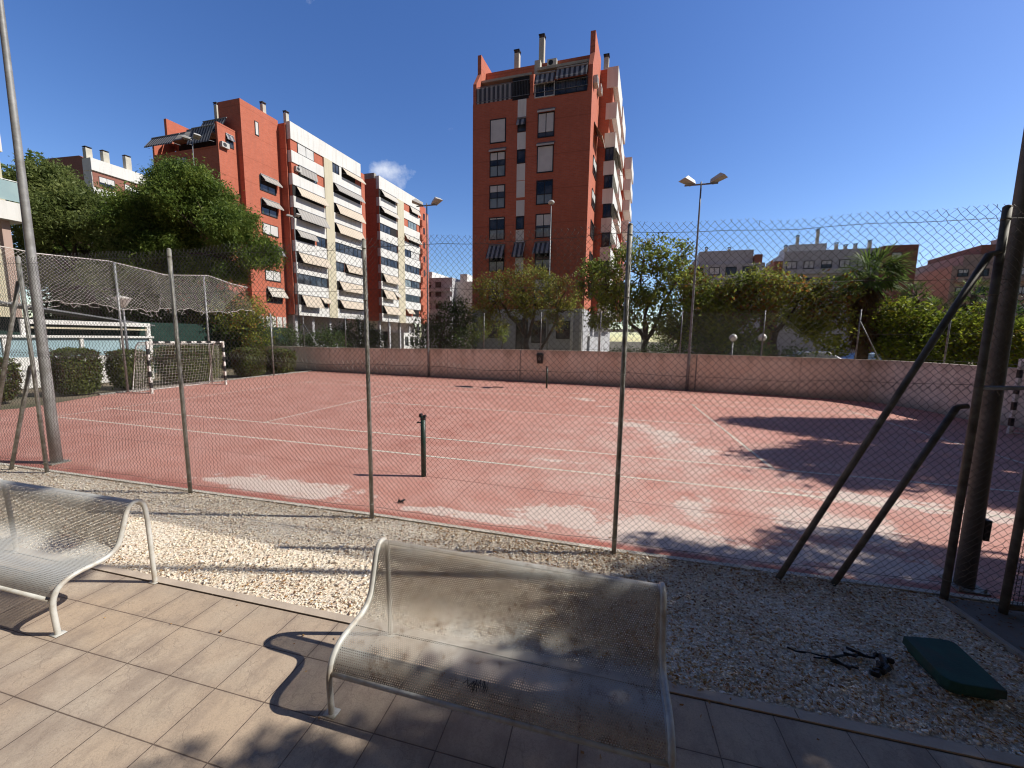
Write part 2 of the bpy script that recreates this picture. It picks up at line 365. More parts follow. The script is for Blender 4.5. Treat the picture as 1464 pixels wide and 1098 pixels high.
class MB:
    def __init__(s): s.v = []; s.f = []; s.m = []
    def add(s, vs, fs, m=0):
        k = len(s.v); s.v += [tuple(q) for q in vs]; s.f += [tuple(i + k for i in f) for f in fs]; s.m += [m] * len(fs); return s
    def box(s, a, b, m=0, T=None):
        (x0, y0, z0), (x1, y1, z1) = a, b
        vs = [(x0, y0, z0), (x1, y0, z0), (x1, y1, z0), (x0, y1, z0), (x0, y0, z1), (x1, y0, z1), (x1, y1, z1), (x0, y1, z1)]
        if T: vs = [T(*q) for q in vs]
        return s.add(vs, [(0, 3, 2, 1), (4, 5, 6, 7), (0, 1, 5, 4), (1, 2, 6, 5), (2, 3, 7, 6), (3, 0, 4, 7)], m)
    def prism(s, ring, z0, z1, m=0, T=None):
        n = len(ring); vs = [(x, y, z0) for x, y in ring] + [(x, y, z1) for x, y in ring]
        if T: vs = [T(*q) for q in vs]
        return s.add(vs, [tuple(range(n))[::-1], tuple(range(n, 2 * n))] + [(i, (i + 1) % n, n + (i + 1) % n, n + i) for i in range(n)], m)
    def hull(s, bottom, top, m=0):
        n = len(bottom)
        return s.add(list(bottom) + list(top), [tuple(range(n))[::-1], tuple(range(n, 2 * n))] + [(i, (i + 1) % n, n + (i + 1) % n, n + i) for i in range(n)], m)
    def tube(s, pts, r, n=8, m=0, cap=True):
        pts = [Vector(p) for p in pts]; rs = r if isinstance(r, (list, tuple)) else [r] * len(pts)
        t0 = (pts[1] - pts[0]).normalized(); a = t0.orthogonal().normalized()
        vs = []
        for i, p in enumerate(pts):
            t = (pts[min(i + 1, len(pts) - 1)] - pts[max(i - 1, 0)]).normalized()
            a = (a - t * a.dot(t)).normalized(); b = t.cross(a)
            for k in range(n):
                w = 2 * math.pi * k / n; vs.append(p + (a * math.cos(w) + b * math.sin(w)) * rs[i])
        fs = []
        for i in range(len(pts) - 1):
            for k in range(n): fs.append((i * n + k, i * n + (k + 1) % n, (i + 1) * n + (k + 1) % n, (i + 1) * n + k))
        if cap: fs += [tuple(range(n))[::-1], tuple(range((len(pts) - 1) * n, len(pts) * n))]
        return s.add(vs, fs, m)
    def lathe(s, prof, c, n=16, m=0):
        vs = []; fs = []
        for (r, z) in prof:
            for k in range(n):
                w = 2 * math.pi * k / n; vs.append((c[0] + r * math.cos(w), c[1] + r * math.sin(w), c[2] + z))
        for i in range(len(prof) - 1):
            for k in range(n): fs.append((i * n + k, i * n + (k + 1) % n, (i + 1) * n + (k + 1) % n, (i + 1) * n + k))
        fs += [tuple(range(n))[::-1], tuple(range((len(prof) - 1) * n, len(prof) * n))]
        return s.add(vs, fs, m)
    def build(s, name, mats, parent=None, loc=None, smooth=False): return put_mesh(name, s.v, s.f, mats, parent, loc, smooth, s.m)

def tag(o, label=None, cat=None, group=None, kind=None):
    if label: o['label'] = label
    if cat: o['category'] = cat
    if group: o['group'] = group
    if kind: o['kind'] = kind
    return o
def thing(name, label, cat, loc=(0, 0, 0), rz=0, group=None):
    o = bpy.data.objects.new(name, None); COL.objects.link(o); o.empty_display_size = .2
    o.location = loc; o.rotation_euler = (0, 0, rz); return tag(o, label, cat, group)
def struct(o): o['kind'] = 'structure'; return o
def copy_tree(o, parent=None):
    c = o.copy(); COL.objects.link(c)
    if parent is not None: c.parent = parent
    for ch in [q for q in o.children]: copy_tree(ch, c)
    return c

def np_mesh(name, V, F, mat, parent=None, loc=None, smooth=False):
    """V (n,3) float array, F (k,m) int array - fast path for big meshes"""
    V = np.asarray(V, np.float32)
    if loc is not None: V = V - np.asarray(loc, np.float32)
    me = bpy.data.meshes.new(name); n, k, w = len(V), len(F), F.shape[1]
    me.vertices.add(n); me.vertices.foreach_set('co', V.ravel())
    me.loops.add(k * w); me.loops.foreach_set('vertex_index', F.astype(np.int32).ravel())
    me.polygons.add(k); me.polygons.foreach_set('loop_start', np.arange(0, k * w, w, dtype=np.int32)); me.polygons.foreach_set('loop_total', np.full(k, w, np.int32))
    if smooth: me.polygons.foreach_set('use_smooth', np.ones(k, bool))
    me.materials.append(mat); me.update(calc_edges=True); me.validate()
    o = bpy.data.objects.new(name, me); COL.objects.link(o)
    if loc is not None: o.location = loc
    if parent is not None: o.parent = parent
    return o

def leaf_arrays(P, size, rng, aspect=.45, up=.0, out=None, droop=0.0):
    n = len(P); a = rng.normal(size=(n, 3)); a[:, 2] -= droop
    if out is not None: a += out
    a /= np.linalg.norm(a, axis=1)[:, None]
    q = rng.normal(size=(n, 3)); q[:, 2] += up
    b = np.cross(a, q); b /= np.linalg.norm(b, axis=1)[:, None] + 1e-9
    s = size * rng.uniform(.6, 1.35, n)[:, None]
    V = np.stack([P - a * s * .5, P + b * s * aspect * .5, P + a * s * .5, P - b * s * aspect * .5], 1).reshape(-1, 3)
    return V, np.arange(4 * n).reshape(n, 4)

def clump_points(lobes, nclump, per, sig, rng, shell=.55):
    w = np.array([(l[1][0] * l[1][1] * l[1][2]) ** (2 / 3) for l in lobes]); w /= w.sum()
    k = rng.choice(len(lobes), nclump, p=w)
    d = rng.normal(size=(nclump, 3)); d /= np.linalg.norm(d, axis=1)[:, None]
    r = shell + (1 - shell) * rng.uniform(0, 1, nclump) ** .6
    c = np.array([lobes[i][0] for i in k]); e = np.array([lobes[i][1] for i in k])
    C = c + e * d * r[:, None]
    sg = sig * rng.uniform(.6, 1.4, nclump)
    P = (C[:, None, :] + rng.normal(size=(nclump, per, 3)).clip(-1.7, 1.7) * sg[:, None, None]).reshape(-1, 3)
    return P

def sublobes(lobes, n, frac, seed):
    rng = np.random.default_rng(seed); out = []
    for c, e in lobes:
        d = rng.normal(size=(n, 3)); d /= np.linalg.norm(d, axis=1)[:, None]; d[:, 2] = np.abs(d[:, 2]) * .9 - .35 * (rng.uniform(size=n) < .4)
        for v in d:
            f = frac * rng.uniform(.75, 1.3); out.append((tuple(np.array(c) + np.array(e) * v * .72), tuple(np.array(e) * f * np.array([1, 1, .8]))))
    return out

def limbs(mb, base, top, r0, r1, rng, bend=.15, n=7, seg=5):
    base = Vector(base); top = Vector(top); L = (top - base).length
    pts = []
    for i in range(seg + 1):
        t = i / seg; p = base.lerp(top, t)
        if 0 < i < seg: p += Vector(rng.normal(size=3)) * L * bend * .25
        pts.append(p)
    mb.tube(pts, [r0 + (r1 - r0) * i / seg for i in range(seg + 1)], n); return pts

def tree(name, label, loc, stems, lobes, leafm, nclump, per, sig, lsize, seed, group=None, bark='bark', shell=.5, aspect=.45, droop=.0, cat='tree', sub=None):
    """stems: list of (base offset, top offset, r0, r1); lobes in coordinates local to loc"""
    rng = np.random.default_rng(seed)
    t = thing(name, label, cat, loc, 0, group)
    mb = MB(); tops = []
    for b, tp, r0, r1 in stems:
        limbs(mb, b, tp, r0, r1, rng); tops.append((Vector(tp), r1))
    for c, e in lobes:
        tp, r1 = min(tops, key=lambda q: (q[0] - Vector(c)).length)
        for k in range(3):
            d = rng.normal(size=3); d /= np.linalg.norm(d)
            tgt = np.array(c) + np.array(e) * d * .75
            limbs(mb, tp, tgt, max(r1 * .75, .02), .012, rng, .25, 5, 4)
    if mb.v: mb.build('trunk', M[bark], t, smooth=True)
    if sub: lobes = sublobes(lobes, sub[0], sub[1], seed + 500)
    P = clump_points([(np.array(c), np.array(e)) for c, e in lobes], nclump, per, sig, rng, shell)
    P = P[P[:, 2] > -loc[2] + .02]
    V, F = leaf_arrays(P, lsize, rng, aspect, .6, None, droop)
    np_mesh('crown', V, F, M[leafm], t)
    return t

# ------------------------------------------------------------------ light, sky, camera
SUN_EL, SUN_AZ = R(43), R(75)            # azimuth clockwise from +Y
Sdir = Vector((math.cos(SUN_EL) * math.sin(SUN_AZ), math.cos(SUN_EL) * math.cos(SUN_AZ), math.sin(SUN_EL)))
li = bpy.data.lights.new('sun', 'SUN'); li.energy = 5.0; li.angle = R(.53); li.color = (1, .955, .88)
so = bpy.data.objects.new('sun', li); COL.objects.link(so); so.rotation_euler = Sdir.to_track_quat('Z', 'Y').to_euler(); so.location = (30, 10, 40)

W = bpy.data.worlds.new('World'); SC.world = W; W.use_nodes = True
nt = W.node_tree; g = G(nt); bg = nt.nodes['Background']
sky = g.n('ShaderNodeTexSky'); sky.sky_type = 'NISHITA'; sky.sun_disc = False; sky.sun_elevation = SUN_EL; sky.sun_rotation = SUN_AZ
sky.air_density = 1.0; sky.dust_density = .4; sky.ozone_density = 1.6; sky.altitude = 200
dirv = g.n('ShaderNodeTexCoord').outputs['Generated']
hs = g.n('ShaderNodeHueSaturation'); g.put(hs.inputs['Color'], sky.outputs[0]); hs.inputs['Saturation'].default_value = 1.28; hs.inputs['Hue'].default_value = .514
CLD = Vector((-.62, .93, .44)).normalized()
nz = g.noise(dirv, 14, 7, .6)
v = g.n('ShaderNodeVectorMath', operation='SUBTRACT'); g.put(v.inputs[0], dirv); v.inputs[1].default_value = CLD
sv = g.n('ShaderNodeVectorMath', operation='MULTIPLY'); nt.links.new(v.outputs[0], sv.inputs[0]); sv.inputs[1].default_value = (1, 1, 1.9)
ln = g.n('ShaderNodeVectorMath', operation='LENGTH'); nt.links.new(sv.outputs[0], ln.inputs[0])
cl = g.math('MULTIPLY', g.maprange(ln.outputs['Value'], 0, .085, 1, 0), 1.0)
cl = g.maprange(g.math('ADD', cl, g.math('MULTIPLY', g.math('SUBTRACT', nz, .5), 1.9)), .38, 1.05, 0, .75)
# sky dimmed artificially towards the zenith and behind the viewer, to cut fill light
dx_, dy_, dz_ = g.sep(dirv)
dim = g.math('MULTIPLY', g.maprange(g.math('ADD', dy_, g.math('MULTIPLY', dx_, -.22)), -.25, .45, .30, 1.0), g.maprange(dz_, .62, .88, 1.0, .6))
dn = g.n('ShaderNodeMix', data_type='RGBA', blend_type='MULTIPLY'); dn.inputs[0].default_value = 1
nt.links.new(hs.outputs[0], dn.inputs[6]); g.put(dn.inputs[7], g.comb(dim, dim, dim))
col = g.mix(cl, dn.outputs[2], (7.0, 7.15, 7.4))
g.put(bg.inputs[0], col); bg.inputs[1].default_value = .162

cam = bpy.data.cameras.new('camera'); co = bpy.data.objects.new('camera', cam); COL.objects.link(co); SC.camera = co
cam.sensor_width = 36; cam.lens = 541.04 / 1464 * 36; cam.clip_start = .05; cam.clip_end = 2000
pitch, roll, yaw = .118893, .015716, .271152
F_ = Vector((-math.sin(yaw) * math.cos(pitch), math.cos(yaw) * math.cos(pitch), -math.sin(pitch)))
r_ = Vector((math.cos(yaw), math.sin(yaw), 0)); u_ = r_.cross(F_)
r2 = r_ * math.cos(roll) + u_ * math.sin(roll); u2 = -r_ * math.sin(roll) + u_ * math.cos(roll)
co.matrix_world = Matrix(((r2.x, u2.x, -F_.x, 3.4175), (r2.y, u2.y, -F_.y, -12.5811), (r2.z, u2.z, -F_.z, 2.5294), (0, 0, 0, 1)))
SC.render.engine = 'CYCLES'; SC.cycles.transparent_max_bounces = 24; SC.cycles.max_bounces = 6; SC.cycles.pixel_filter_type = 'BLACKMAN_HARRIS'; SC.cycles.filter_width = 1.15
SC.view_settings.view_transform = 'Standard'; SC.view_settings.look = 'None'; SC.view_settings.exposure = 0

# ------------------------------------------------------------------ the ground
def sheet(name, ring, z, m):
    return struct(put_mesh(name, [(x, y, z) for x, y in ring], [tuple(range(len(ring)))], m))
sheet('ground', [(-700, -200), (700, -200), (700, 900), (-700, 900)], -.04, M['earth'])
FX = [-14.0, -6.39, -3.06, .19, 3.48, 6.7, 20.0]
FY = [-8.75, -8.49, -8.37, -8.22, -8.16, -7.99, -7.55]
def fence_y(x): return float(np.interp(x, FX, FY))
xs = [-17.2, -14, -6.4, -3, .2, 3.5, 6.7, 16.4]
sheet('court_surface', [(x, fence_y(x) + .116) for x in xs] + [(16.4, -2), (15.7, 2.8), (15.1, 4.2), (15.1, 5.6), (14.6, 7.2), (14.1, 7.7), (10.7, 8.45), (6.3, 8.9), (-2.6, 9.35), (-7, 9.55), (-12, 9.8), (-17.6, 10.1), (-17.5, 6), (-17.1, 1), (-16.7, -2.4), (-15.4, -5)], 0.0, M['court'])
# concrete kerb between court and gravel
k = MB()
for a, b in zip(xs[:-1], xs[1:]):
    n = max(1, int((b - a) / .9))
    for i in range(n):
        x0 = a + (b - a) * i / n; x1 = a + (b - a) * (i + 1) / n - .004
        y0, y1 = fence_y(x0) + .045, fence_y(x1) + .045
        k.hull([(x0, y0, -.05), (x1, y1, -.05), (x1, y1 + .07, -.05), (x0, y0 + .07, -.05)], [(x0, y0, .012), (x1, y1, .012), (x1, y1 + .07, .008), (x0, y0 + .07, .008)])
struct(k.build('court_kerb', simple('pale_concrete', (.62, .57, .48), (.46, .42, .35), 5, .9, bump=.4, dirt=(.3, .25, .19), dscale=4)))
k = MB()
ring = [(-16.75, -2.45), (-17.15, 1), (-17.55, 6), (-17.66, 9.9)]
for (x0, y0), (x1, y1) in zip(ring[:-1], ring[1:]):
    k.hull([(x0, y0, -.05), (x0 - .12, y0, -.05), (x1 - .12, y1, -.05), (x1, y1, -.05)], [(x0, y0, .05), (x0 - .12, y0, .05), (x1 - .12, y1, .05), (x1, y1, .05)])
struct(k.build('court_edging', M['concrete']))
# painted markings: one sheet per line
def line(x0, y0, x1, y1, w=.068):
    d = Vector((x1 - x0, y1 - y0)).normalized(); n = Vector((-d.y, d.x)) * w / 2
    struct(put_mesh('court_line', [(x0 - n.x, y0 - n.y, .004), (x1 - n.x, y1 - n.y, .004), (x1 + n.x, y1 + n.y, .004), (x0 + n.x, y0 + n.y, .004)], [(0, 1, 2, 3)], M['lines']))
line(-13.2, -5.55, 12.2, -5.38); line(-13.2, -4.16, 12.2, -4.02); line(-6.4, .03, 6.4, -.02); line(-12.9, 4.1, 12.2, 3.95); line(-12.9, 5.5, 12.2, 5.2)
line(-6.4, -4.11, -6.4, 4.08); line(6.55, -4.0, 6.4, 3.95); line(-12.75, -5.5, -13.0, 5.45); line(12.1, -5.35, 12.0, 5.2)
# paving strip (own frame, turned 2.3 degrees)
pv = struct(put_mesh('paving', [(-14, -9, 0), (14, -9, 0), (14, -.012, 0), (-14, -.012, 0)], [(0, 1, 2, 3)], M['paving']))
pv.location = (.715, -10.02, .004); pv.rotation_euler = (0, 0, R(2.25))
def pave(x, y): c, s = math.cos(R(2.25)), math.sin(R(2.25)); return (.715 + x * c - y * s, -10.02 + x * s + y * c)
k = MB()
for i in range(-14, 14):
    a = [pave(i + .003, 0), pave(i + .997, 0), pave(i + .997, .075), pave(i + .003, .075)]
    k.hull([(x, y, -.05) for x, y in a], [(x, y, .012) for x, y in a])
struct(k.build('paving_edging', simple('pale_edging', (.56, .46, .36), (.46, .375, .295), 4, .9, bump=.3)))
gb = [pave(-13, .07)] + [pave(12.5, .07)] + [(12.5, fence_y(12.5) + .05)] + [(x, fence_y(x) + .05) for x in (6.7, 3.48, .19, -3.06, -6.39, -13)]
sheet('gravel_bed', gb, -.006, M['gravelbed'])
# crushed stones: nobody could count them
rng = np.random.default_rng(3)
N = 54000
X = np.concatenate([rng.uniform(-8.5, 8.2, int(N * .82)), rng.uniform(2.2, 7.2, N - int(N * .82))])
c0, s0 = math.cos(R(2.25)), math.sin(R(2.25))
ylo = -10.02 + (X - .715) * math.tan(R(2.25)) + .085; yhi = np.interp(X, FX, FY) + .04
Y = ylo + (yhi - ylo) * rng.uniform(0, 1, N)
keep = ~((X > 6.72 + (Y + 8.2) * -.12) & (Y > -9.0))
X, Y = X[keep], Y[keep]; N = len(X)
base = np.array([(1, 0, 0), (0, 1, 0), (-1, 0, 0), (0, -1, 0), (0, 0, 1), (0, 0, -1)], float)
V = base[None] * (1 + .45 * rng.normal(size=(N, 6, 1)).clip(-1.2, 1.2)) + .22 * rng.normal(size=(N, 6, 3))
sz = rng.lognormal(math.log(.0102), .36, N).clip(.0045, .022)
V *= sz[:, None, None] * np.stack([np.ones(N), rng.uniform(.55, 1, N), rng.uniform(.22, .48, N)], 1)[:, None, :]
th = rng.uniform(0, 2 * math.pi, N); ph = rng.normal(0, .28, N)
y2 = V[:, :, 1] * np.cos(ph)[:, None] - V[:, :, 2] * np.sin(ph)[:, None]; z2 = V[:, :, 1] * np.sin(ph)[:, None] + V[:, :, 2] * np.cos(ph)[:, None]
x2 = V[:, :, 0] * np.cos(th)[:, None] - y2 * np.sin(th)[:, None]; y3 = V[:, :, 0] * np.sin(th)[:, None] + y2 * np.cos(th)[:, None]
hump = .012 * np.sin(X * 2.1) * np.sin(Y * 3.3 + X) + .004
V = np.stack([x2 + X[:, None], y3 + Y[:, None], z2 + (hump + rng.uniform(-.003, .006, N))[:, None]], 2).reshape(-1, 3)
T = np.array([(0, 1, 4), (1, 2, 4), (2, 3, 4), (3, 0, 4), (1, 0, 5), (2, 1, 5), (3, 2, 5), (0, 3, 5)])
F = (T[None] + 6 * np.arange(N)[:, None, None]).reshape(-1, 3)
tag(np_mesh('gravel', V, F, M['stone']), kind='stuff')
# fallen leaves, drifted along the kerb, the posts and the paving edge
n = 5200
X = rng.uniform(-7, 8, n); t = rng.uniform(0, 1, n); side = rng.uniform(0, 1, n)
t = np.where(side < .45, 1 - np.abs(rng.normal(0, .13, n)), np.where(side < .75, np.abs(rng.normal(0, .1, n)), t)).clip(0.03, .98)
ylo = -10.02 + (X - .715) * math.tan(R(2.25)) + .09; yhi = np.interp(X, FX, FY) + .03
Y = ylo + (yhi - ylo) * t
dens = np.clip((X + 4) / 8, .2, 1); kp = rng.uniform(0, 1, n) < dens; X, Y = X[kp], Y[kp]
for px_, py_, q in [(.1, -8.3, 60), (3.4, -8.25, 60), (5.1, -8.2, 70), (5.7, -8.15, 70), (-3.0, -8.45, 25), (.2, -9.7, 70), (6.2, -9.5, 60), (1.0, -8.6, 40), (5.9, -9.0, 50), (4.0, -9.75, 60)]:
    X = np.concatenate([X, rng.normal(px_, .18, q)]); Y = np.concatenate([Y, rng.normal(py_, .09, q)])
q = 5200; sx = rng.uniform(1.2, 7.6, q); sy_ = -10.0 + (sx - .715) * .039 + .1; X = np.concatenate([X, sx]); Y = np.concatenate([Y, sy_ + (np.interp(sx, FX, FY) + .02 - sy_) * rng.uniform(0, 1, q)])
q = 260; X = np.concatenate([X, rng.uniform(-8, 7.5, q)]); Y = np.concatenate([Y, np.interp(X[-q:], FX, FY) + .13 + np.abs(rng.normal(0, .35, q)) + .02])
q = 90; X = np.concatenate([X, rng.uniform(-9, 11, q)]); Y = np.concatenate([Y, rng.uniform(-7.5, 8, q)])
q = 40; X = np.concatenate([X, rng.uniform(-1, 6, q)]); Y = np.concatenate([Y, -10.02 + (X[-q:] - .715) * .039 - np.abs(rng.normal(0, .35, q)) - .02])
P = np.stack([X, Y, rng.uniform(.014, .034, len(X))], 1); P[-390:, 2] = rng.uniform(.012, .016, 390)
V, F = leaf_arrays(P, .035, rng, .55, 0)
V[:, 2] = np.repeat(P[:, 2], 4) + (V[:, 2] - np.repeat(P[:, 2], 4)) * .35
V[:, 2] = np.maximum(V[:, 2], .008)
tag(np_mesh('fallen_leaves', V, F, M['leaf_fallen']), kind='stuff')
# concrete pad by the gate with its pale edge strip
a = [(6.72, -8.02), (6.66, -8.35), (6.73, -8.75), (7.2, -9.6), (12, -9.35), (12, -7.85)]
k = MB(); k.hull([(x, y, -.05) for x, y in a], [(x, y, .026) for x, y in a]); struct(k.build('concrete_path', simple('dark_concrete', (.22, .205, .185), (.16, .15, .135), 3, .9, bump=.3)))
k = MB(); b = [(6.62, -8.12), (6.655, -8.12), (6.725, -8.75), (6.68, -8.75)]
k.hull([(x, y, -.05) for x, y in b], [(x, y, .045) for x, y in b])
b = [(6.68, -8.755), (6.725, -8.755), (7.18, -9.6), (7.13, -9.6)]
k.hull([(x, y, -.05) for x, y in b], [(x, y, .045) for x, y in b]); struct(k.build('path_kerb', M['concrete']))

# ------------------------------------------------------------------ benches
PROF = [(0, 0), (-.004, .25), (-.008, .55), (-.014, .76), (-.03, .85), (-.065, .895), (-.105, .90), (-.145, .875), (-.172, .82), (-.2, .72), (-.235, .60), (-.26, .535), (-.31, .485), (-.38, .463), (-.46, .458), (-.56, .452), (-.63, .43), (-.685, .385), (-.715, .315), (-.722, .24), (-.718, .12), (-.712, 0)]
def smooth_path(p, it=2):
    for _ in range(it):
        q = [p[0]]
        for a, b in zip(p[:-1], p[1:]): q += [tuple(.75 * u + .25 * w for u, w in zip(a, b)), tuple(.25 * u + .75 * w for u, w in zip(a, b))]
        p = q + [p[-1]]
    return p
PS = smooth_path(PROF)
def make_bench(label, L, loc, rz):
    t = thing('park_bench', label, 'bench', loc, rz, 'perforated steel benches on the paving')
    for x in (.02, L - .02):
        mb = MB(); mb.tube([(x, y, z) for y, z in PS], .0205, 12)
        for y in (0, -.712): mb.box((x - .045, y - .035, .0), (x + .045, y + .035, .006))
        mb.build('side_frame', M['benchpaint'], t, smooth=True)
    for (y, z) in ((-.022, .845), (-.712, .30)):
        MB().tube([(.03, y, z), (L * .5, y, z - .002), (L - .03, y, z)], .017, 10).build('rail', M['benchpaint'], t, smooth=True)
    prof = [p for p in PS if True]
    i0 = min(range(len(prof)), key=lambda i: abs(prof[i][1] - .84) + (0 if prof[i][0] > -.05 else 9)); i1 = min(range(len(prof)), key=lambda i: abs(prof[i][1] - .30) + (0 if prof[i][0] < -.6 else 9))
    pr = prof[i0:i1 + 1]; vs = []; uv = []; s = 0
    for i, (y, z) in enumerate(pr):
        if i: s += math.hypot(y - pr[i - 1][0], z - pr[i - 1][1])
        for x in (.035, L - .035): vs.append((x, y + .003, z + .004)); uv.append((x, s + 1))
    fs = [(2 * i, 2 * i + 1, 2 * i + 3, 2 * i + 2) for i in range(len(pr) - 1)]
    put_mesh('perforated_sheet', vs, fs, M['sheet'], t, None, True, None, uv)
    # narrow plain rims of the sheet
    for x0, x1 in ((.03, .05), (L - .05, L - .03)):
        mb = MB(); vs = []
        for y, z in pr: vs += [(x0, y, z + .006), (x1, y, z + .006)]
        mb.add(vs, fs); mb.build('rim', M['benchpaint'], t, smooth=True)
    return t
b1 = make_bench('white steel bench with rusty stains, standing whole in front of the others', 2.16, (1.635, -10.0, .005), R(1.4))
b1['label'] = 'rust stained perforated bench half in tree shade, with black scribble on its seat'
b2 = make_bench('cleaner pale perforated bench in full sun, cut off by the edge of the view', 2.16, (-3.17, -10.16, .005), R(2.0))
# graffiti scribble on the seat front of the first bench
mb = MB(); rg = np.random.default_rng(5)
x = .96
for i in range(6):
    pts = []
    for j in range(7):
        yy = -.655 + .02 * math.sin(j * 2.3 + i) + rg.normal(0, .008); s_ = min(max((yy + .63) / -.055, 0), 1)
        pts.append((x + rg.normal(0, .012) + j * .006, yy, .43 - .045 * s_ + .012))
    mb.tube(pts, .0018, 4); x += .024
mb.build('scribble', M['blackpaint'], b1)

# ------------------------------------------------------------------ net posts, goals, odds and ends on the court
def net_post(loc, label):
    t = thing('net_post', label, 'net post', loc, 0, 'tennis net posts')
    MB().tube([(0, 0, 0), (0, 0, 1.12)], .045, 14).build('post', M['greenpaint'], t, smooth=True)
    mb = MB(); mb.tube([(0, 0, 1.06), (0, 0, 1.10)], .05, 12); mb.box((-.062, -.03, 1.10), (-.02, .03, 1.165)); mb.box((.015, -.03, 1.10), (.055, .03, 1.145))
    mb.build('cap', M['blackpaint'], t)
    mb = MB(); mb.tube([(-.03, 0, 1.0), (-.11, 0, 1.0)], .012, 6); mb.tube([(-.1, -.03, 1.0), (-.1, .03, 1.0)], .014, 6)
    mb.build('winch_handle', M['blackpaint'], t)
    return t
net_post((.09, -6.56, 0), 'dark green net post on the near side of the court')
net_post((-.08, 6.75, 0), 'far net post standing close to the pink boundary wall')
for i, (x, y, rz) in enumerate([(-4.04, 5.57, .1), (-2.53, 6.12, .05)]):
    mb = MB(); mb.hull([(-.30, -.12, 0), (.30, -.12, 0), (.30, .12, 0), (-.30, .12, 0)], [(-.28, -.1, .022), (.28, -.1, .022), (.28, .1, .022), (-.28, .1, .022)])
    mb.box((-.2, -.03, .022), (-.12, .03, .03)); mb.box((.12, -.03, .022), (.2, .03, .03))
    o = mb.build('floor_hatch', M['blackpaint']); o.location = (x, y, .002); o.rotation_euler[2] = rz
    tag(o, ['thin black hatch lying flat on the far court, the one farther from the net post', 'thin black hatch lying flat on the far court, the one closer to the net post'][i], 'hatch', 'black hatches in the court')
def crumple(name, loc, r, mat, label, cat, seed):
    rg = np.random.default_rng(seed); mb = MB()
    for i in range(5):
        a = rg.uniform(0, 6.28); c = Vector((math.cos(a) * r * .5, math.sin(a) * r * .5, r * .3))
        pts = [c + Vector(rg.normal(size=3)) * r * .35 for _ in range(5)]
        pts = [Vector((p.x, p.y, max(p.z, .008))) for p in pts]
        mb.tube(pts, [r * .05, r * .22, r * .28, r * .2, r * .04], 6)
    o = mb.build(name, mat); o.location = loc; return tag(o, label, cat)
crumple('scrap', (.30, -7.66, .004), .05, M['blackplastic'], 'small crumpled black scrap lying on the red court near the fence', 'scrap', 2)
# black burnt debris on the gravel
mb = MB(); rg = np.random.default_rng(11)
for a, b, r in [((-.48, .02), (-.2, -.02), .012), ((-.3, -.03), (.1, .04), .014), ((-.22, -.05), (-.05, -.12), .03), ((-.05, .03), (.2, .05), .016), ((.02, .1), (.12, .02), .03), ((.1, -.1), (.22, .02), .045), ((.02, -.14), (.2, -.1), .04), ((.18, .06), (.28, -.02), .04), ((.06, -.13), (.13, -.08), .05)]:
    pts = [(a[0] + (b[0] - a[0]) * i / 5 + rg.normal(0, .012), a[1] + (b[1] - a[1]) * i / 5 + rg.normal(0, .012), .015 + abs(rg.normal(0, .006)) + r * .4) for i in range(6)]
    mb.tube(pts, [r * rg.uniform(.25, .7) for _ in range(6)], 6)
o = mb.build('burnt_debris', M['blackplastic']); o.location = (5.36, -9.17, 0); o.rotation_euler[2] = .15; tag(o, 'charred black plastic scraps strewn on the gravel in the shade', 'debris')
# dark green padded block lying on the gravel
t = thing('padded_block', 'dark green padded block lying tilted on the gravel', 'block', (6.0, -9.12, .015))
mb = MB()
bot = [(-.21, .16), (.20, .24), (.25, -.05), (.22, -.24), (-.16, -.27), (-.22, -.1)]
top = [(-.215, .17), (.06, .235), (.20, .20), (.255, -.20), (-.11, -.245), (-.185, -.19)]
top = [(-.19, .20), (.05, .245), (.145, .25), (.175, .215), (.165, -.225), (-.10, -.245), (-.165, -.23), (-.19, -.19)]
mb.hull([(x * .86, y * .86, 0) for x, y in top], [(x * .92, y * .92, .045) for x, y in top])
mb.hull([(x, y, .047) for x, y in top], [(x * .985, y * .985, .115) for x, y in top])
o = mb.build('foam_body', M['greenfoam'], t)
bv = o.modifiers.new('bevel', 'BEVEL'); bv.width = .006; bv.segments = 2

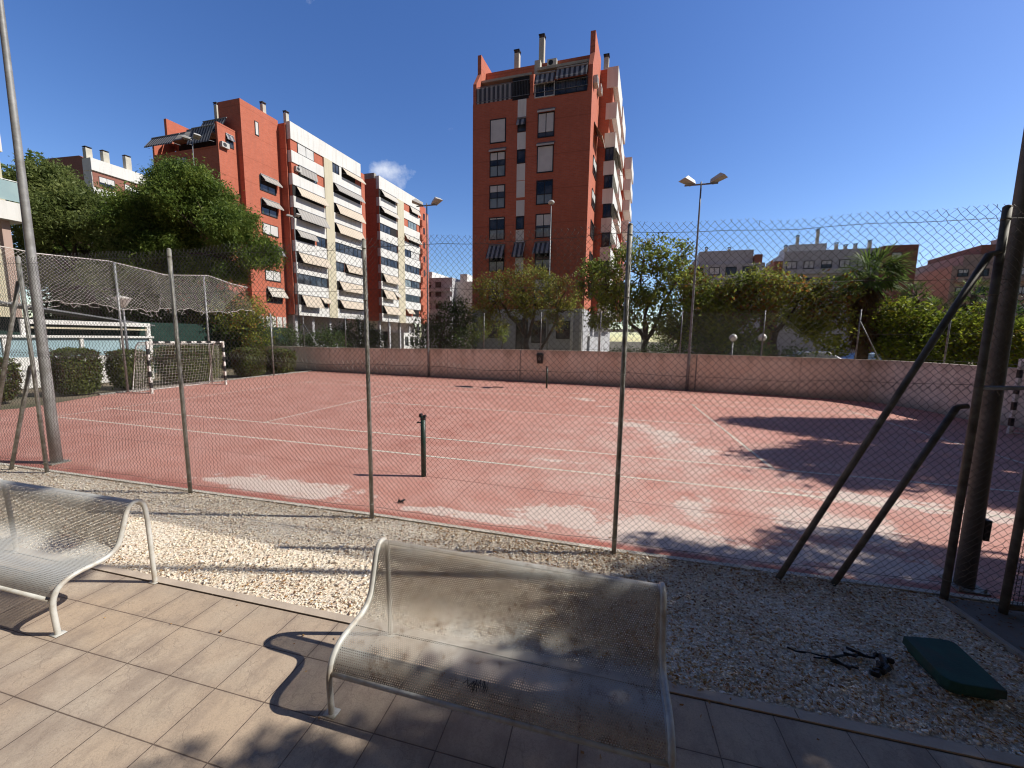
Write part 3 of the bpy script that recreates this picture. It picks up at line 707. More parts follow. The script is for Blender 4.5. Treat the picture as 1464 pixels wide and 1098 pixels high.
def goal(label, loc, rz):
    t = thing('football_goal', label, 'goal', loc, rz, 'black and white striped goals')
    W_, H_, a = 3.3, 2.15, .04
    def striped(p0, p1, n, name):
        mb = MB(); p0 = Vector(p0); p1 = Vector(p1); ax = (p1 - p0).normalized()
        for i in range(n):
            q0 = p0.lerp(p1, i / n); q1 = p0.lerp(p1, (i + 1) / n); lo = [min(q0[k], q1[k]) - (a if abs(ax[k]) < .5 else 0) for k in range(3)]; hi = [max(q0[k], q1[k]) + (a if abs(ax[k]) < .5 else 0) for k in range(3)]
            mb.box(lo, hi, i % 2)
        return mb.build(name, [M['whitepaint'], M['blackpaint']], t)
    for y in (0, W_): striped((0, y, 0), (0, y, H_ - a), 9, 'post')
    striped((0, -a, H_), (0, W_ + a, H_), 15, 'crossbar')
    mb = MB()
    for y in (0, W_): mb.tube([(0, y, H_), (-.45, y, H_ - .02), (-.62, y, H_ - .2), (-1.05, y, .03), (0, y, .03)], .018, 6)
    mb.tube([(-1.05, 0, .03), (-1.05, W_, .03)], .018, 6); mb.tube([(-.55, 0, H_ - .1), (-.55, W_, H_ - .1)], .014, 6)
    mb.build('back_frame', M['whitepaint'], t, smooth=True)
    mb = MB(); rg = np.random.default_rng(4)
    def surf(u, w): # u along width, w from crossbar down the back
        if w < .2: x, z = -.55 * w / .2, H_ - .05 - .03 * math.sin(u * 2)
        else: q = (w - .2) / .8; x, z = -.55 - .5 * q - .07 * math.sin(q * 3.1) * math.sin(u * 1.9), (H_ - .08) * (1 - q) + .03
        return (x, u, z)
    nu, nw = 26, 20
    for i in range(nu + 1): mb.tube([surf(W_ * i / nu, j / 10) for j in range(11)], .0032, 3, cap=False)
    for j in range(nw + 1): mb.tube([surf(W_ * i / 10, j / nw) for i in range(11)], .0032, 3, cap=False)
    for y in (0, W_):
        for i in range(1, 9):
            mb.tube([(-1.0 * i / 9, y, .03), (-.6 * i / 9, y, H_ - .1)], .004, 3, cap=False)
        for j in range(1, 16): mb.tube([(0, y, H_ * j / 16), (-1.05 + .5 * j / 16, y, H_ * j / 16)], .004, 3, cap=False)
    mb.build('net', M['rope'], t)
    return t
goal('striped goal on the sunny side of the court in front of the hedges', (-15.4, -1.47, 0), R(3.5))
goal('striped goal standing in shade by the wall behind the thick pole', (14.55, 1.78, 0), R(180))

# rope ball-stop net on tall posts behind the goal
t = thing('ball_stop_net', 'sagging cream rope net hung between tall posts behind the goal', 'net', (-16.9, 0, 0))
for (x, y, h) in [(.25, -5.9, 5.45), (.1, -1.5, 5.42), (-.15, 2.2, 5.5)]: MB().tube([(x, y, 0), (x, y, h)], .04, 8).build('post', M['galv'], t, smooth=True)
MB().tube([(-.4, 6.16, 0), (-.4, 6.16, 3.85)], .04, 8).build('post', M['galv'], t, smooth=True)
mb = MB(); rg = np.random.default_rng(8)
def top_z(y):
    p = [(-6.2, 5.4), (-5.9, 5.45), (-3.7, 5.30), (-1.5, 5.46), (.4, 5.22), (2.2, 5.5), (3.6, 5.28), (4.8, 5.2)]
    return float(np.interp(y, [a for a, _ in p], [b for _, b in p]))
def bot_z(y): return 3.58 + .06 * max(y, 0) + .07 * math.sin(y * 1.7) + .05 * math.sin(y * 5.1) + .035 * math.sin(y * 13)
ys = np.arange(-6.2, 4.75, .125); rows = 14
def npos(i, j):
    y = ys[i]; w = j / rows; zt, zb = top_z(y), min(bot_z(y), top_z(y) - .05)
    return (.1 * math.sin(y * 1.1 + w * 3) + (.02 if y < 0 else -.1), y + .12 * math.sin(w * 3 + y * .8) * (1 if y > -1.5 else .3), zt + (zb - zt) * w)
for i in range(len(ys)):
    for sgn in (1, -1):
        p = [npos(i + sgn * j, j) for j in range(rows + 1) if 0 <= i + sgn * j < len(ys)]
        if len(p) > 1: mb.tube(p, .0042, 3, cap=False)
mb.tube([npos(i, 0) for i in range(len(ys))], .018, 5); mb.tube([npos(i, rows) for i in range(len(ys))], .011, 4)
for i in range(0, len(ys), 2):
    if rg.uniform() < .75:
        p = Vector(npos(i, rows)); mb.tube([p, p + Vector((0, rg.normal(0, .08), -rg.uniform(.05, .3))), p + Vector((0, rg.normal(0, .12), -rg.uniform(.0, .2)))], .008, 3, cap=False)
mb.build('rope_net', M['rope'], t)
# ------------------------------------------------------------------ near chain-link fence
HF = 3.76
t = thing('chain_link_fence', 'tall galvanised chain-link fence with pipe posts between gravel and court', 'fence', (0, 0, 0))
for (x, y) in [(-9.7, -8.62), (-6.39, -8.49), (-3.06, -8.37), (.19, -8.22), (3.48, -8.16), (6.7, -7.99)]:
    r = .0275 if x < 6 else .031
    mb = MB(); mb.tube([(x, y, -.05), (x + .004, y, 1.8), (x, y, HF)], r, 12)
    mb.lathe([(r, HF), (r * 1.05, HF + .004), (r * .7, HF + .018), (.006, HF + .024)], (x, y, 0), 12)
    for z in (.2, 1.0, 2.15, 3.0, 3.66): mb.tube([(x, y - .002, z - .006), (x, y - .002, z + .006)], r + .004, 10)
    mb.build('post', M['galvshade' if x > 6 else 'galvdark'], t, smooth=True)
for a, b in [((5.18, -8.12, -.05), (6.62, -8.0, 3.36)), ((5.71, -8.06, -.05), (6.56, -8.0, 1.95)), ((-7.95, -8.58, -.05), (-6.47, -8.49, 3.36)), ((-7.25, -8.58, -.05), (-6.46, -8.49, 1.92))]:
    mb = MB(); s = .08
    mb.tube([a, tuple(a[i] + (b[i] - a[i]) * .5 for i in range(3)), b], .0285, 10)
    mb.tube([b, (b[0] + s, b[1] + .003, b[2] + .012)], .024, 8)
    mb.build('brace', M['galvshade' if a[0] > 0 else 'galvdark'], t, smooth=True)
def fpos(x, z, o=0.0): return (x, fence_y(x) + .048 + o + .02 * math.sin(x * 1.3 + z * 1.7) * min(z, 1), z)
def wobz(x): return .018 * math.sin(x * 2.3) + .012 * math.sin(x * 5.7 + 1)
# woven wire: each wire zigzags in its own column and hooks round its neighbour
D = .0375; X0, X1 = -10.6, 8.3; nx = int((X1 - X0) / D); nz = int(3.77 / D)
ang = [math.radians(a) for a in (90, 210, 330)]; r = .0026
rg = np.random.default_rng(12)
V = []; F = []
jit = rg.normal(0, .0032, (nx + 2, nz + 3, 2)); jit[rg.uniform(size=(nx + 2, nz + 3)) < .012] *= 4
for i in range(nx):
    row = []
    kink = rg.uniform(.6, 1.2)
    for j in range(nz + 2):
        c = i + (j + i) % 2
        x = X0 + c * D; z = .015 + j * D
        if j == nz + 1: x = X0 + (i + .5) * D + rg.normal(0, .006); z = .015 + nz * D + .022 * kink
        x += jit[c, j, 0] + .010 * math.sin(z * 2.2 + x * .9); z += jit[c, j, 1] + wobz(x) * z / 3.77
        hook = .0042 if (j % 2) else -.0042
        row.append((x, fence_y(x) + .05 + hook + (.018 * math.sin(x * 1.3 + z * 1.7) + .014 * math.sin(x * 3.1 - z * 2.3)) * min(z, 1), z))
    k = len(V)
    for (x, y, z) in row:
        for a in ang: V.append((x + r * math.cos(a), y + r * math.sin(a), z))
    for j in range(len(row) - 1):
        for q in range(3): F.append((k + 3 * j + q, k + 3 * j + (q + 1) % 3, k + 3 * j + 3 + (q + 1) % 3, k + 3 * j + 3 + q))
np_mesh('wire_mesh', np.array(V), np.array(F), M['wire'], t)
for z in (3.68, 3.14, 2.15, .12):
    MB().tube([fpos(x, z + wobz(x) * .7, .012) for x in np.linspace(X0, X1, 60)], .0026, 5).build('tension_wire', M['wire'], t)
# second roll overlaps the first by one cell at mid height
mb = MB()
for k, (za, zb) in enumerate(((2.07, 2.125), (2.155, 2.10), (2.15, 2.205))):      # the overlapping edge of the upper roll
    pts = [fpos(X0 + i * D + rg.normal(0, .003), (za if i % 2 else zb) + wobz(X0 + i * D) + rg.normal(0, .004), .012 + .006 * k) for i in range(nx + 1)]
    mb.tube(pts, .0022, 3, cap=False)
mb.build('lacing_wire', M['wire'], t)
MB().tube([(6.7, -8.0, 2.14), (7.4, -8.0, 2.17), (9.4, -7.95, 2.17)], .019, 10).build('lintel_rail', M['galv'], t, smooth=True)

# gate leaf beyond the end post
t = thing('wire_gate', 'steel gate leaf with fine square wire mesh beside the concrete path', 'gate', (7.04, -8.14, .03), R(8))
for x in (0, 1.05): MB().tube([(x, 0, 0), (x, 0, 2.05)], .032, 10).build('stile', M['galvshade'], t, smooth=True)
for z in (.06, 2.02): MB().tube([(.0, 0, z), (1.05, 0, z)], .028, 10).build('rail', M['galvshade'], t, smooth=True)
mb = MB()
for i in range(1, 27): mb.tube([(i * .039, .012, .06), (i * .039, .012, 2.02)], .0025, 3, cap=False)
for i in range(1, 51): mb.tube([(0, .015, .06 + i * .039), (1.05, .015, .06 + i * .039)], .0025, 3, cap=False)
mb.build('wire_mesh', M['wire'], t)

# ------------------------------------------------------------------ floodlight poles
def head_mesh(mbm, c, d, up):
    """a box floodlight: wedge body with a pane on its lower face"""
    c = Vector(c); d = Vector(d).normalized(); s = d.cross(Vector((0, 0, 1))).normalized(); u = s.cross(d)
    if up: pass
    def P(a, b, z): return c + d * a + s * b + u * z
    bot = [P(-.32, -.2, 0), P(.36, -.26, 0), P(.36, .26, 0), P(-.32, .2, 0)]; top = [P(-.28, -.13, .17), P(.2, -.19, .2), P(.2, .19, .2), P(-.28, .13, .17)]
    mbm.hull([tuple(p) for p in bot], [tuple(p) for p in top])
    return [tuple(P(a, b, -.006)) for a, b in ((-.25, -.15), (.31, -.21), (.31, .21), (-.25, .15))], [tuple(P(a, b, -.001)) for a, b in ((-.25, -.15), (.31, -.21), (.31, .21), (-.25, .15))]
def floodlight_pole(label, loc, H, r0, r1, heads, mat='pole', lean=(0, 0), arm=None, box=None, group='floodlight poles round the court', n=16):
    t = thing('floodlight_pole', label, 'floodlight pole', loc, 0, group)
    mb = MB(); S = 8
    mb.tube([(lean[0] * H * i / S, lean[1] * H * i / S, H * i / S) for i in range(S + 1)], [r0 + (r1 - r0) * i / S for i in range(S + 1)], n)
    mb.build('pole', M[mat], t, smooth=True)
    mb = MB(); mb.box((-r0 * 1.7, -r0 * 1.7, 0), (r0 * 1.7, r0 * 1.7, .018))
    for a in (45, 135, 225, 315): mb.tube([(r0 * 1.9 * math.cos(R(a)), r0 * 1.9 * math.sin(R(a)), 0), (r0 * 1.9 * math.cos(R(a)), r0 * 1.9 * math.sin(R(a)), .05)], .012, 6)
    mb.build('base_plate', M['galvdark'], t)
    if arm:
        a, b = arm; tx, ty = lean[0] * H, lean[1] * H
        MB().tube([(tx + a, ty, H - .12), (tx, ty, H - .12), (tx + b, ty, H - .12)], .04, 8).build('crossarm', M[mat], t, smooth=True)
        for (hx, dx, dy, tilt) in heads:
            mb = MB(); p0, p1 = head_mesh(mb, (tx + hx, ty, H + .02), (dx, dy, tilt), 1)
            h = mb.build('floodlight', M['lamphouse'], t)
            MB().hull(p0, p1).build('lamp_pane', M['lampglass'], h)
    if box:
        MB().box(*box).build('junction_box', M['blackpaint'], t)
    return t
floodlight_pole('tall grey floodlight pole in the sun next to the braced fence post', (-6.98, -8.1, 0), 9.4, .084, .032, [(-.7, -.5, .86, .3), (.7, .5, .86, .3)], lean=(.012, 0), arm=(-.9, .9))
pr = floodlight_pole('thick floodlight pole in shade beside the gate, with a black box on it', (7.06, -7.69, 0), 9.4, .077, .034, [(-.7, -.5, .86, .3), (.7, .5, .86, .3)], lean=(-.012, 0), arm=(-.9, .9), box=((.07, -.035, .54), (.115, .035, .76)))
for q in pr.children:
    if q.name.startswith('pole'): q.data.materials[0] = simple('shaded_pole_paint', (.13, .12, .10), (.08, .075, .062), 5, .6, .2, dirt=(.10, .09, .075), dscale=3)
floodlight_pole('twin head floodlight mast at the far wall in front of the gap between the buildings', (-8.4, 9.6, 0), 10.75, .07, .035, [(-.62, -.86, -.5, .28), (.66, .86, -.5, .28)], 'farpole', arm=(-.7, .7))
floodlight_pole('twin head floodlight mast at the far wall, standing alone against the sky', (6.95, 8.72, 0), 10.3, .075, .035, [(-.62, -.86, -.5, .28), (.75, .86, -.5, .28)], 'farpole', arm=(-.75, .75))

# ------------------------------------------------------------------ boundary wall and what stands on it
WP = [(-30, 10.9, 1.72), (-17.72, 10.12, 1.70), (-12, 9.85, 1.75), (-7, 9.6, 1.83), (-2.6, 9.42, 1.9), (2.6, 9.25, 1.9), (6.6, 8.95, 1.89), (10.6, 8.5, 1.88), (13.4, 7.95, 1.86), (14.2, 7.72, 1.86), (14.7, 7.15, 1.86), (15.05, 6.2, 1.86), (15.15, 5.2, 1.86), (15.25, 4.0, 1.86), (15.7, 2.8, 1.86), (16.3, 0, 1.86), (16.6, -7.3, 1.86)]
t = thing('boundary_wall', 'long pinkish tan rendered wall along the far end of the court', 'wall', (0, 0, 0))
mb = MB(); th = .22
nrm = []
for i, p in enumerate(WP):
    a = Vector(WP[max(i - 1, 0)][:2]); b = Vector(WP[min(i + 1, len(WP) - 1)][:2]); d = (b - a).normalized(); nrm.append(Vector((-d.y, d.x)))
vs = []
for p, n_ in zip(WP, nrm): vs += [(p[0], p[1], -.05), (p[0], p[1], p[2]), (p[0] + n_.x * th, p[1] + n_.y * th, p[2]), (p[0] + n_.x * th, p[1] + n_.y * th, -.05)]
fs = []
for i in range(len(WP) - 1):
    for q in range(3): fs.append((4 * i + q, 4 * i + q + 1, 4 * i + 4 + q + 1, 4 * i + 4 + q))
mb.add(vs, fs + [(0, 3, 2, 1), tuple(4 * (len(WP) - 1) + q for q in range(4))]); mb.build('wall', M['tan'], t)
mb = MB()
for x, y in ((-2.2, 9.4), (7.35, 8.86)): mb.tube([(x, y - .03, 0), (x, y - .03, 1.86)], .022, 6)
mb.build('downpipe', M['farpole'], t)
def wall_at(x):
    X_ = [p[0] for p in WP[:10]]
    return float(np.interp(x, X_, [p[1] for p in WP[:10]])), float(np.interp(x, X_, [p[2] for p in WP[:10]]))
t = thing('wall_top_fence', 'thin wire fence with slim posts along the top of the far wall', 'fence', (0, 0, 0))
fx = [-28, -22, -18.9, -15.1, -11.5, -4.6, -1, 2.4, 6.55, 10.2, 13.7]
for x in fx:
    y, h = wall_at(x); MB().tube([(x, y + .12, h - .02), (x, y + .12, h + 2.2)], .03, 6).build('post', M['farpole'], t, smooth=True)
for x, y in ((15.3, 5.6), (15.9, 3.0)): MB().tube([(x, y, 1.84), (x, y, 4.1)], .03, 6).build('post', M['farpole'], t, smooth=True)
for x0, x1 in ((-18.9, -19.9), (-18.9, -17.6), (13.7, 14.6)):
    y, h = wall_at(x0); MB().tube([(x1, y + .12, h - .02), (x0, y + .12, h + 1.7)], .022, 6).build('brace', M['farpole'], t, smooth=True)
mb = MB()
for dz in (.1, 1.1, 2.15): mb.tube([(x, wall_at(x)[0] + .12, wall_at(x)[1] + dz) for x in fx] + [(15.3, 5.6, 1.86 + dz), (15.9, 3.0, 1.86 + dz)], .007, 4)
mb.build('tension_wire', M['wire'], t)
V = []; F = []; D2 = .11
for i in range(int(41 / D2)):
    for sg in (1, -1):
        xa = -28 + i * D2; xb = xa + sg * 2.05
        if not (-28 <= xb <= 13.7): continue
        ya, ha = wall_at(xa); yb, hb = wall_at(xb); kk = len(V); rr = .0035
        for (x, y, z) in ((xa, ya + .12, ha + .05), (xb, yb + .12, hb + 2.1)):
            for a in ang: V.append((x + rr * math.cos(a), y + rr * math.sin(a), z))
        for q in range(3): F.append((kk + q, kk + (q + 1) % 3, kk + 3 + (q + 1) % 3, kk + 3 + q))
np_mesh('wire_mesh', np.array(V), np.array(F), M['wire'], t)
# litter bin hung on the wall
y, h = wall_at(-.95)
t = thing('litter_bin', 'black litter bin with a pale round mark hung on the far wall', 'bin', (-.97, y - .12, 1.12))
mb = MB(); mb.hull([(-.15, -.1, 0), (.15, -.1, 0), (.15, .11, 0), (-.15, .11, 0)], [(-.19, -.14, .5), (.19, -.14, .5), (.19, .11, .5), (-.19, .11, .5)]); mb.build('bucket', M['blackpaint'], t)
mb = MB(); mb.hull([(-.2, -.15, .505), (.2, -.15, .505), (.2, .11, .505), (-.2, .11, .505)], [(-.15, -.1, .6), (.15, -.1, .6), (.15, .11, .6), (-.15, .11, .6)]); mb.build('lid', M['blackpaint'], t)
mb = MB(); mb.add([(.075 * math.cos(a), -.128 - .0, .27 + .085 * math.sin(a)) for a in np.linspace(0, 2 * math.pi, 14)[:-1]] + [(.04 * math.cos(a), -.128, .27 + .05 * math.sin(a)) for a in np.linspace(0, 2 * math.pi, 14)[:-1]], [(i, (i + 1) % 13, 13 + (i + 1) % 13, 13 + i) for i in range(13)])
mb.build('emblem', M['farpole'], t)
# slim street lamps beyond the wall
def street_lamp(label, loc, H, style, mat='farpole', tx=0):
    t = thing('street_lamp', label, 'street lamp', loc, 0, 'street lamps beyond the wall')
    MB().tube([(0, 0, 0), (0, 0, H * .5), (0, 0, H)], [.07, .055, .035], 8).build('pole', M[mat], t, smooth=True)
    if style == 'cobra':
        mb = MB(); mb.lathe([(.03, 0), (.2, .02), (.24, .12), (.16, .22), (.03, .26)], (0, 0, H - .02), 12); mb.build('lamp_head', M['lamphouse'], t, smooth=True)
    elif style == 'globe':
        mb = MB(); mb.lathe([(.03, -.2), (.12, -.17), (.19, -.08), (.2, 0), (.17, .1), (.09, .18), (.02, .2)], (0, 0, H + .17), 14); mb.build('globe', M['globe'], t, smooth=True)
    elif style == 'bowl':
        mb = MB(); mb.lathe([(.06, -.3), (.16, -.15), (.3, .1), (.32, .16), (.08, .24)], (0, 0, H), 14); mb.build('bowl', M['lampglass'], t, smooth=True)
    elif style == 'twin':
        MB().tube([(-.55, 0, H), (.55, 0, H + .02)], .04, 6).build('crossarm', M[mat], t)
        for sx in (-1, 1):
            mb = MB(); p0, p1 = head_mesh(mb, (sx * .55, 0, H + .04), (sx * .9, -.4, .2), 1); h = mb.build('lamp_head', M['lamphouse'], t); MB().hull(p0, p1).build('lamp_pane', M['lampglass'], h)
    return t
street_lamp('slim street lamp with a small round head in front of the brick tower', (-1.6, 15, 0), 12.0, 'cobra')
street_lamp('white globe lamp among bushes behind the wall, the smaller of two', (9.24, 10.0, 0), 2.6, 'globe')
street_lamp('white globe lamp among bushes behind the wall, the bigger one by the dark trunk', (10.6, 10.0, 0), 2.63, 'globe')
street_lamp('pale bowl lamp on a thin pole behind the rope net', (-18.5, -.42, 0), 3.95, 'bowl')
street_lamp('twin head street lamp rising behind the large evergreen tree', (-32.1, 13.0, 0), 18.9, 'twin')
street_lamp('twin white floodlights on a mast beside the red gable', (-33.0, 24.2, 0), 16.0, 'twin')
# ------------------------------------------------------------------ buildings
DD = (.0725, .9974)      # their long sides run along this direction
class Bld:
    def __init__(s, name, label, P, cat='building', group=None, d=DD):
        s.d = d; s.root = thing(name, label, cat, (P[0], P[1], 0), 0, group)
    def T(s, u, w, z): return (u + s.d[0] * w, s.d[1] * w, z)
    def boxes(s, name, mat, lst, parent=None):
        for q in lst: o = MB().box((q[0], q[2], q[4]), (q[1], q[3], q[5]), 0, s.T).build(name, M[mat], parent or s.root)
        return o
    def side(s, u0): return lambda a, out, z: s.T(u0 + out, a, z)      # faces +X
    def front(s, s0): return lambda a, out, z: s.T(a, s0 - out, z)     # faces the viewer
    def fbox(s, mb, Fm, a0, a1, o0, o1, z0, z1, m=0):
        vs = [Fm(a, o, z) for (a, o, z) in ((a0, o0, z0), (a1, o0, z0), (a1, o1, z0), (a0, o1, z0), (a0, o0, z1), (a1, o0, z1), (a1, o1, z1), (a0, o1, z1))]
        mb.add(vs, [(0, 3, 2, 1), (4, 5, 6, 7), (0, 1, 5, 4), (1, 2, 6, 5), (2, 3, 7, 6), (3, 0, 4, 7)], m)
    def panel(s, name, mat, Fm, lst, parent=None):
        for q in lst: mb = MB(); s.fbox(mb, Fm, *q); o = mb.build(name, M[mat], parent or s.root)
        return o
    def window(s, Fm, a0, a1, z0, z1, shut=0., mull=1, glass='glass', fm='darkmetal', low=0., w=.06):
        mb = MB(); f = s.fbox
        f(mb, Fm, a0 - .02, a1 + .02, -.02, .07, z0 - .02, z0 + w); f(mb, Fm, a0 - .02, a1 + .02, -.02, .07, z1 - w, z1 + .02)
        f(mb, Fm, a0 - .02, a0 + w, -.02, .066, z0 + w, z1 - w); f(mb, Fm, a1 - w, a1 + .02, -.02, .066, z0 + w, z1 - w)
        for i in range(mull):
            c = a0 + (a1 - a0) * (i + 1) / (mull + 1); f(mb, Fm, c - w * .5, c + w * .5, -.02, .063, z0 + w, z1 - w)
        if low: f(mb, Fm, a0 + w, a1 - w, -.02, .06, z0 + (z1 - z0) * low - w * .5, z0 + (z1 - z0) * low + w * .5)
        o = mb.build('window', M[fm], s.root)
        mb = MB(); f(mb, Fm, a0 + .01, a1 - .01, -.03, .02, z0 + .01, z1 - .01); mb.build('pane', M[glass], o)
        if low: mb = MB(); f(mb, Fm, a0 + w * .9, a1 - w * .9, -.028, .03, z0 + w * .9, z0 + (z1 - z0) * low - w * .5); mb.build('lower_pane', M['glasspale'], o)  # pale colour stands in for the reflection of a sunlit building
        if shut:
            mb = MB(); f(mb, Fm, a0 + w * .8, a1 - w * .8, -.025, .05, z1 - w * .8 - (z1 - z0 - w * 1.6) * shut, z1 - w * .8); mb.build('shutter', M['shutter'], o)
        return o
    def awning(s, Fm, a0, a1, zt, drop, proj, mat='cloth_beige', val=.16):
        mb = MB(); n = 3; vs = []; fs = []
        for a in (a0, a1):
            vs += [Fm(a, .03, zt), Fm(a, proj, zt - drop), Fm(a, proj + .02, zt - drop - val), Fm(a, .03, zt + .0)]
        mb.add(vs, [(0, 1, 5, 4), (1, 2, 6, 5)])
        o = mb.build('awning', M[mat], s.root)
        for a in (a0 + .06, a1 - .06): MB().tube([Fm(a, .02, zt - drop * .9 - .1), Fm(a, proj - .02, zt - drop - .04)], .02, 4).build('awning_arm', M['farpole'], o)
        mb = MB(); mb.tube([Fm(a0, .05, zt + .03), Fm(a1, .05, zt + .03)], .06, 5); mb.build('awning_roller', M['farpole'], o)
        return o
    def railing(s, Fm, a0, a1, z0, z1, out=.05, step=.14):
        mb = MB()
        for z in (z0, z1): mb.tube([Fm(a0, out, z), Fm(a1, out, z)], .025, 4)
        for i in range(int((a1 - a0) / step) + 1): mb.tube([Fm(a0 + i * step, out, z0), Fm(a0 + i * step, out, z1)], .01, 3, cap=False)
        return mb.build('railing', M['farpole'], s.root)
    def ac(s, Fm, a, z, out=.02):
        mb = MB(); s.fbox(mb, Fm, a - .42, a + .42, out, out + .35, z - .3, z + .3); o = mb.build('air_conditioner', M['ac'], s.root)
        mb = MB(); k = [(a - .1 + .22 * math.cos(w), z + .22 * math.sin(w)) for w in np.linspace(0, 6.283, 13)[:-1]]
        vs = [Fm(x, out + .356, y) for x, y in k] + [Fm(a - .1, out + .356, z)]; mb.add(vs, [(i, (i + 1) % 12, 12) for i in range(12)]); mb.build('fan_grille', M['darkmetal'], o)
        return o
    def chimney(s, u, w, z0, h, b=.45, cap=True):
        mb = MB(); mb.box((u - b / 2, w - b / 2, z0), (u + b / 2, w + b / 2, z0 + h), 0, s.T); o = mb.build('chimney', M['chimney'], s.root)
        mb = MB(); q = b / 2 + .05
        for dx, dy in ((-1, -1), (1, -1), (1, 1), (-1, 1)): mb.box((u + dx * b * .42 - .04, w + dy * b * .42 - .04, z0 + h), (u + dx * b * .42 + .04, w + dy * b * .42 + .04, z0 + h + .22), 0, s.T)
        mb.box((u - q, w - q, z0 + h + .22), (u + q, w + q, z0 + h + .3), 0, s.T); mb.build('cowl', M['darkmetal'], o)

BT = [26.9, 24.03, 21.15, 18.28, 15.42, 12.5, 9.65, 6.78]     # tops of the white bands
def bays(B, F0, FB, s0, s1, s2, s3, left, right):
    """white bands, cream strip and glazing of one slab facade.  F0: band face, FB: recessed brick face"""
    bands = [(s0, s1, 28.3, 30.45)] + [(s0, s1, z - 1.45, z) for z in BT]
    for a0, a1, z0, z1 in bands + [(s2, s3, 28.3, 30.45)] + [(s2, s3, z - 1.45, z) for z in BT]:
        B.panel('balcony_band', 'white', F0, [(a0, a1, -.78, 0, z0, z1)])
    B.panel('cream_strip', 'cream', F0, [(s1 + .003, s2 - .003, -.78, .09, 5.3, 28.3)])
    B.panel('white_parapet', 'white', F0, [(s1 + .003, s2 - .003, -.78, .003, 28.303, 30.45)])
    for spec, a0, a1 in ((left, s0, s1), (right, s2, s3)):
        for z, items in zip(BT, spec):
            zt = z + 1.4
            for it in items:
                k = it[0]; x0 = a0 + (a1 - a0) * it[1]; x1 = a0 + (a1 - a0) * it[2]
                if k == 'g': B.window(FB, x0, x1, z + .03, zt - .02, 0, max(1, int((x1 - x0) / 1.1)), low=0)
                elif k == 'p': B.window(FB, x0, x1, z + .03, zt - .02, 0, max(1, int((x1 - x0) / 1.1)), 'glasspale')
                elif k == 's': B.window(FB, x0, x1, z + .03, zt - .02, .97, 1)
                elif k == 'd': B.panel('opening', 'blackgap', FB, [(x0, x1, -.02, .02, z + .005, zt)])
                elif k == 'w': B.panel('infill_panel', 'white', FB, [(x0, x1, -.02, .06, z + .005, zt)])
                elif k == 'a': B.awning(F0, x0, x1, zt - .02, it[3], it[4], it[5])
                elif k == 'c': B.ac(FB, x0, z + .75)
def X(a, b, drop, proj, mat): return ('a', a, b, drop, proj, mat)

# --- the long slab with the red gable
P1 = (-39.5, 30.33)
B = Bld('apartment_block', 'red brick block with white balcony bands and a stepped gable behind the evergreen', P1, group='red brick and white apartment blocks')
B.boxes('brick_core', 'brick', [(-14, -.62, .3, 13.6, 5.5, 30.2)])
B.boxes('gable_block', 'brick', [(-5.2, -1.74, -4.68, .297, 3.0, 30.6)])
B.boxes('end_block', 'brick', [(-13.2, -2.51, -6.95, -4.683, 3.0, 24.4), (-2.81, -2.51, -6.95, -4.683, 24.4, 26.75), (-13.2, -12.9, -6.95, -4.683, 24.4, 26.4)])
B.boxes('penthouse', 'brick', [(-13.0, -5.2, -4.4, .29, 3.0, 28.0), (-13.3, -12.9, -5.4, -1.5, 26, 29.4)])
B.boxes('roof_slab', 'slab', [(-12.6, -5.3, -5.6, -4.41, 26.75, 26.95)])
mb = MB(); mb.hull([B.T(-2.84, -6.97, 26.75), B.T(-2.49, -6.97, 26.75), B.T(-2.49, -4.69, 26.75), B.T(-2.84, -4.69, 26.75)], [B.T(-2.84, -6.97, 26.95), B.T(-2.49, -6.97, 26.95), B.T(-2.49, -4.69, 26.9), B.T(-2.84, -4.69, 26.9)]); mb.build('parapet_coping', M['brick'], B.root)
B.boxes('red_pier', 'brick', [(-.615, -.05, 13.62, 14.4, 5.5, 29.2)])
Ff = B.front(-6.95)
B.awning(Ff, -13.1, -8.4, 26.3, 1.3, .9, 'cloth_grey_x'); B.awning(Ff, -6.4, -2.9, 26.6, 1.9, .7, 'cloth_grey_x'); B.awning(B.front(-5.6), -11.8, -9.3, 27.2, .9, .6, 'cloth_white'); B.awning(B.front(-5.6), -9.2, -7.2, 27.4, 1.0, .6, 'cloth_white')
B.awning(B.front(-5.2), -7.0, -3.2, 28.3, 1.2, .6, 'cloth_grey_x')
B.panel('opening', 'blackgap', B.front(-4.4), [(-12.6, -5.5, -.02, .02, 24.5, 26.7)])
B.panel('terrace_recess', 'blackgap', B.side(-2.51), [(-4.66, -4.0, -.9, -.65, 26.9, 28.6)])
B.window(Ff, -9.2, -7.6, 22.0, 23.6, .4); B.window(Ff, -12.2, -10.8, 22.0, 23.6, 0)
FA = B.side(-2.51); B.window(FA, -6.0, -5.2, 24.7, 26.0, 0, 1); B.ac(FA, -6.35, 24.6); B.awning(FA, -6.05, -5.15, 26.1, .5, .3, 'cloth_dark_y')
FR = B.side(-1.74)
B.window(FR, -2.95, -2.5, 27.35, 28.95, .98, 0)
for z0, z1, kind in [(20.9, 22.7, 'a'), (18.0, 19.8, 'a'), (15.5, 16.9, 's'), (12.3, 14.1, 'A'), (9.65, 11.05, 's'), (6.8, 8.6, 'A')]:
    B.window(FR, -2.75, -.55, z0, z1, .95 if kind == 's' else 0, 1)
    if kind == 'a': B.awning(FR, -2.6, -.15, z1 + .15, .75, .75, 'cloth_grey_y')
    if kind == 'A': B.awning(FR, -2.6, -.2, z1 + .2, 1.1, .75, 'cloth_white' if z0 < 9 else 'cloth_dark_y')
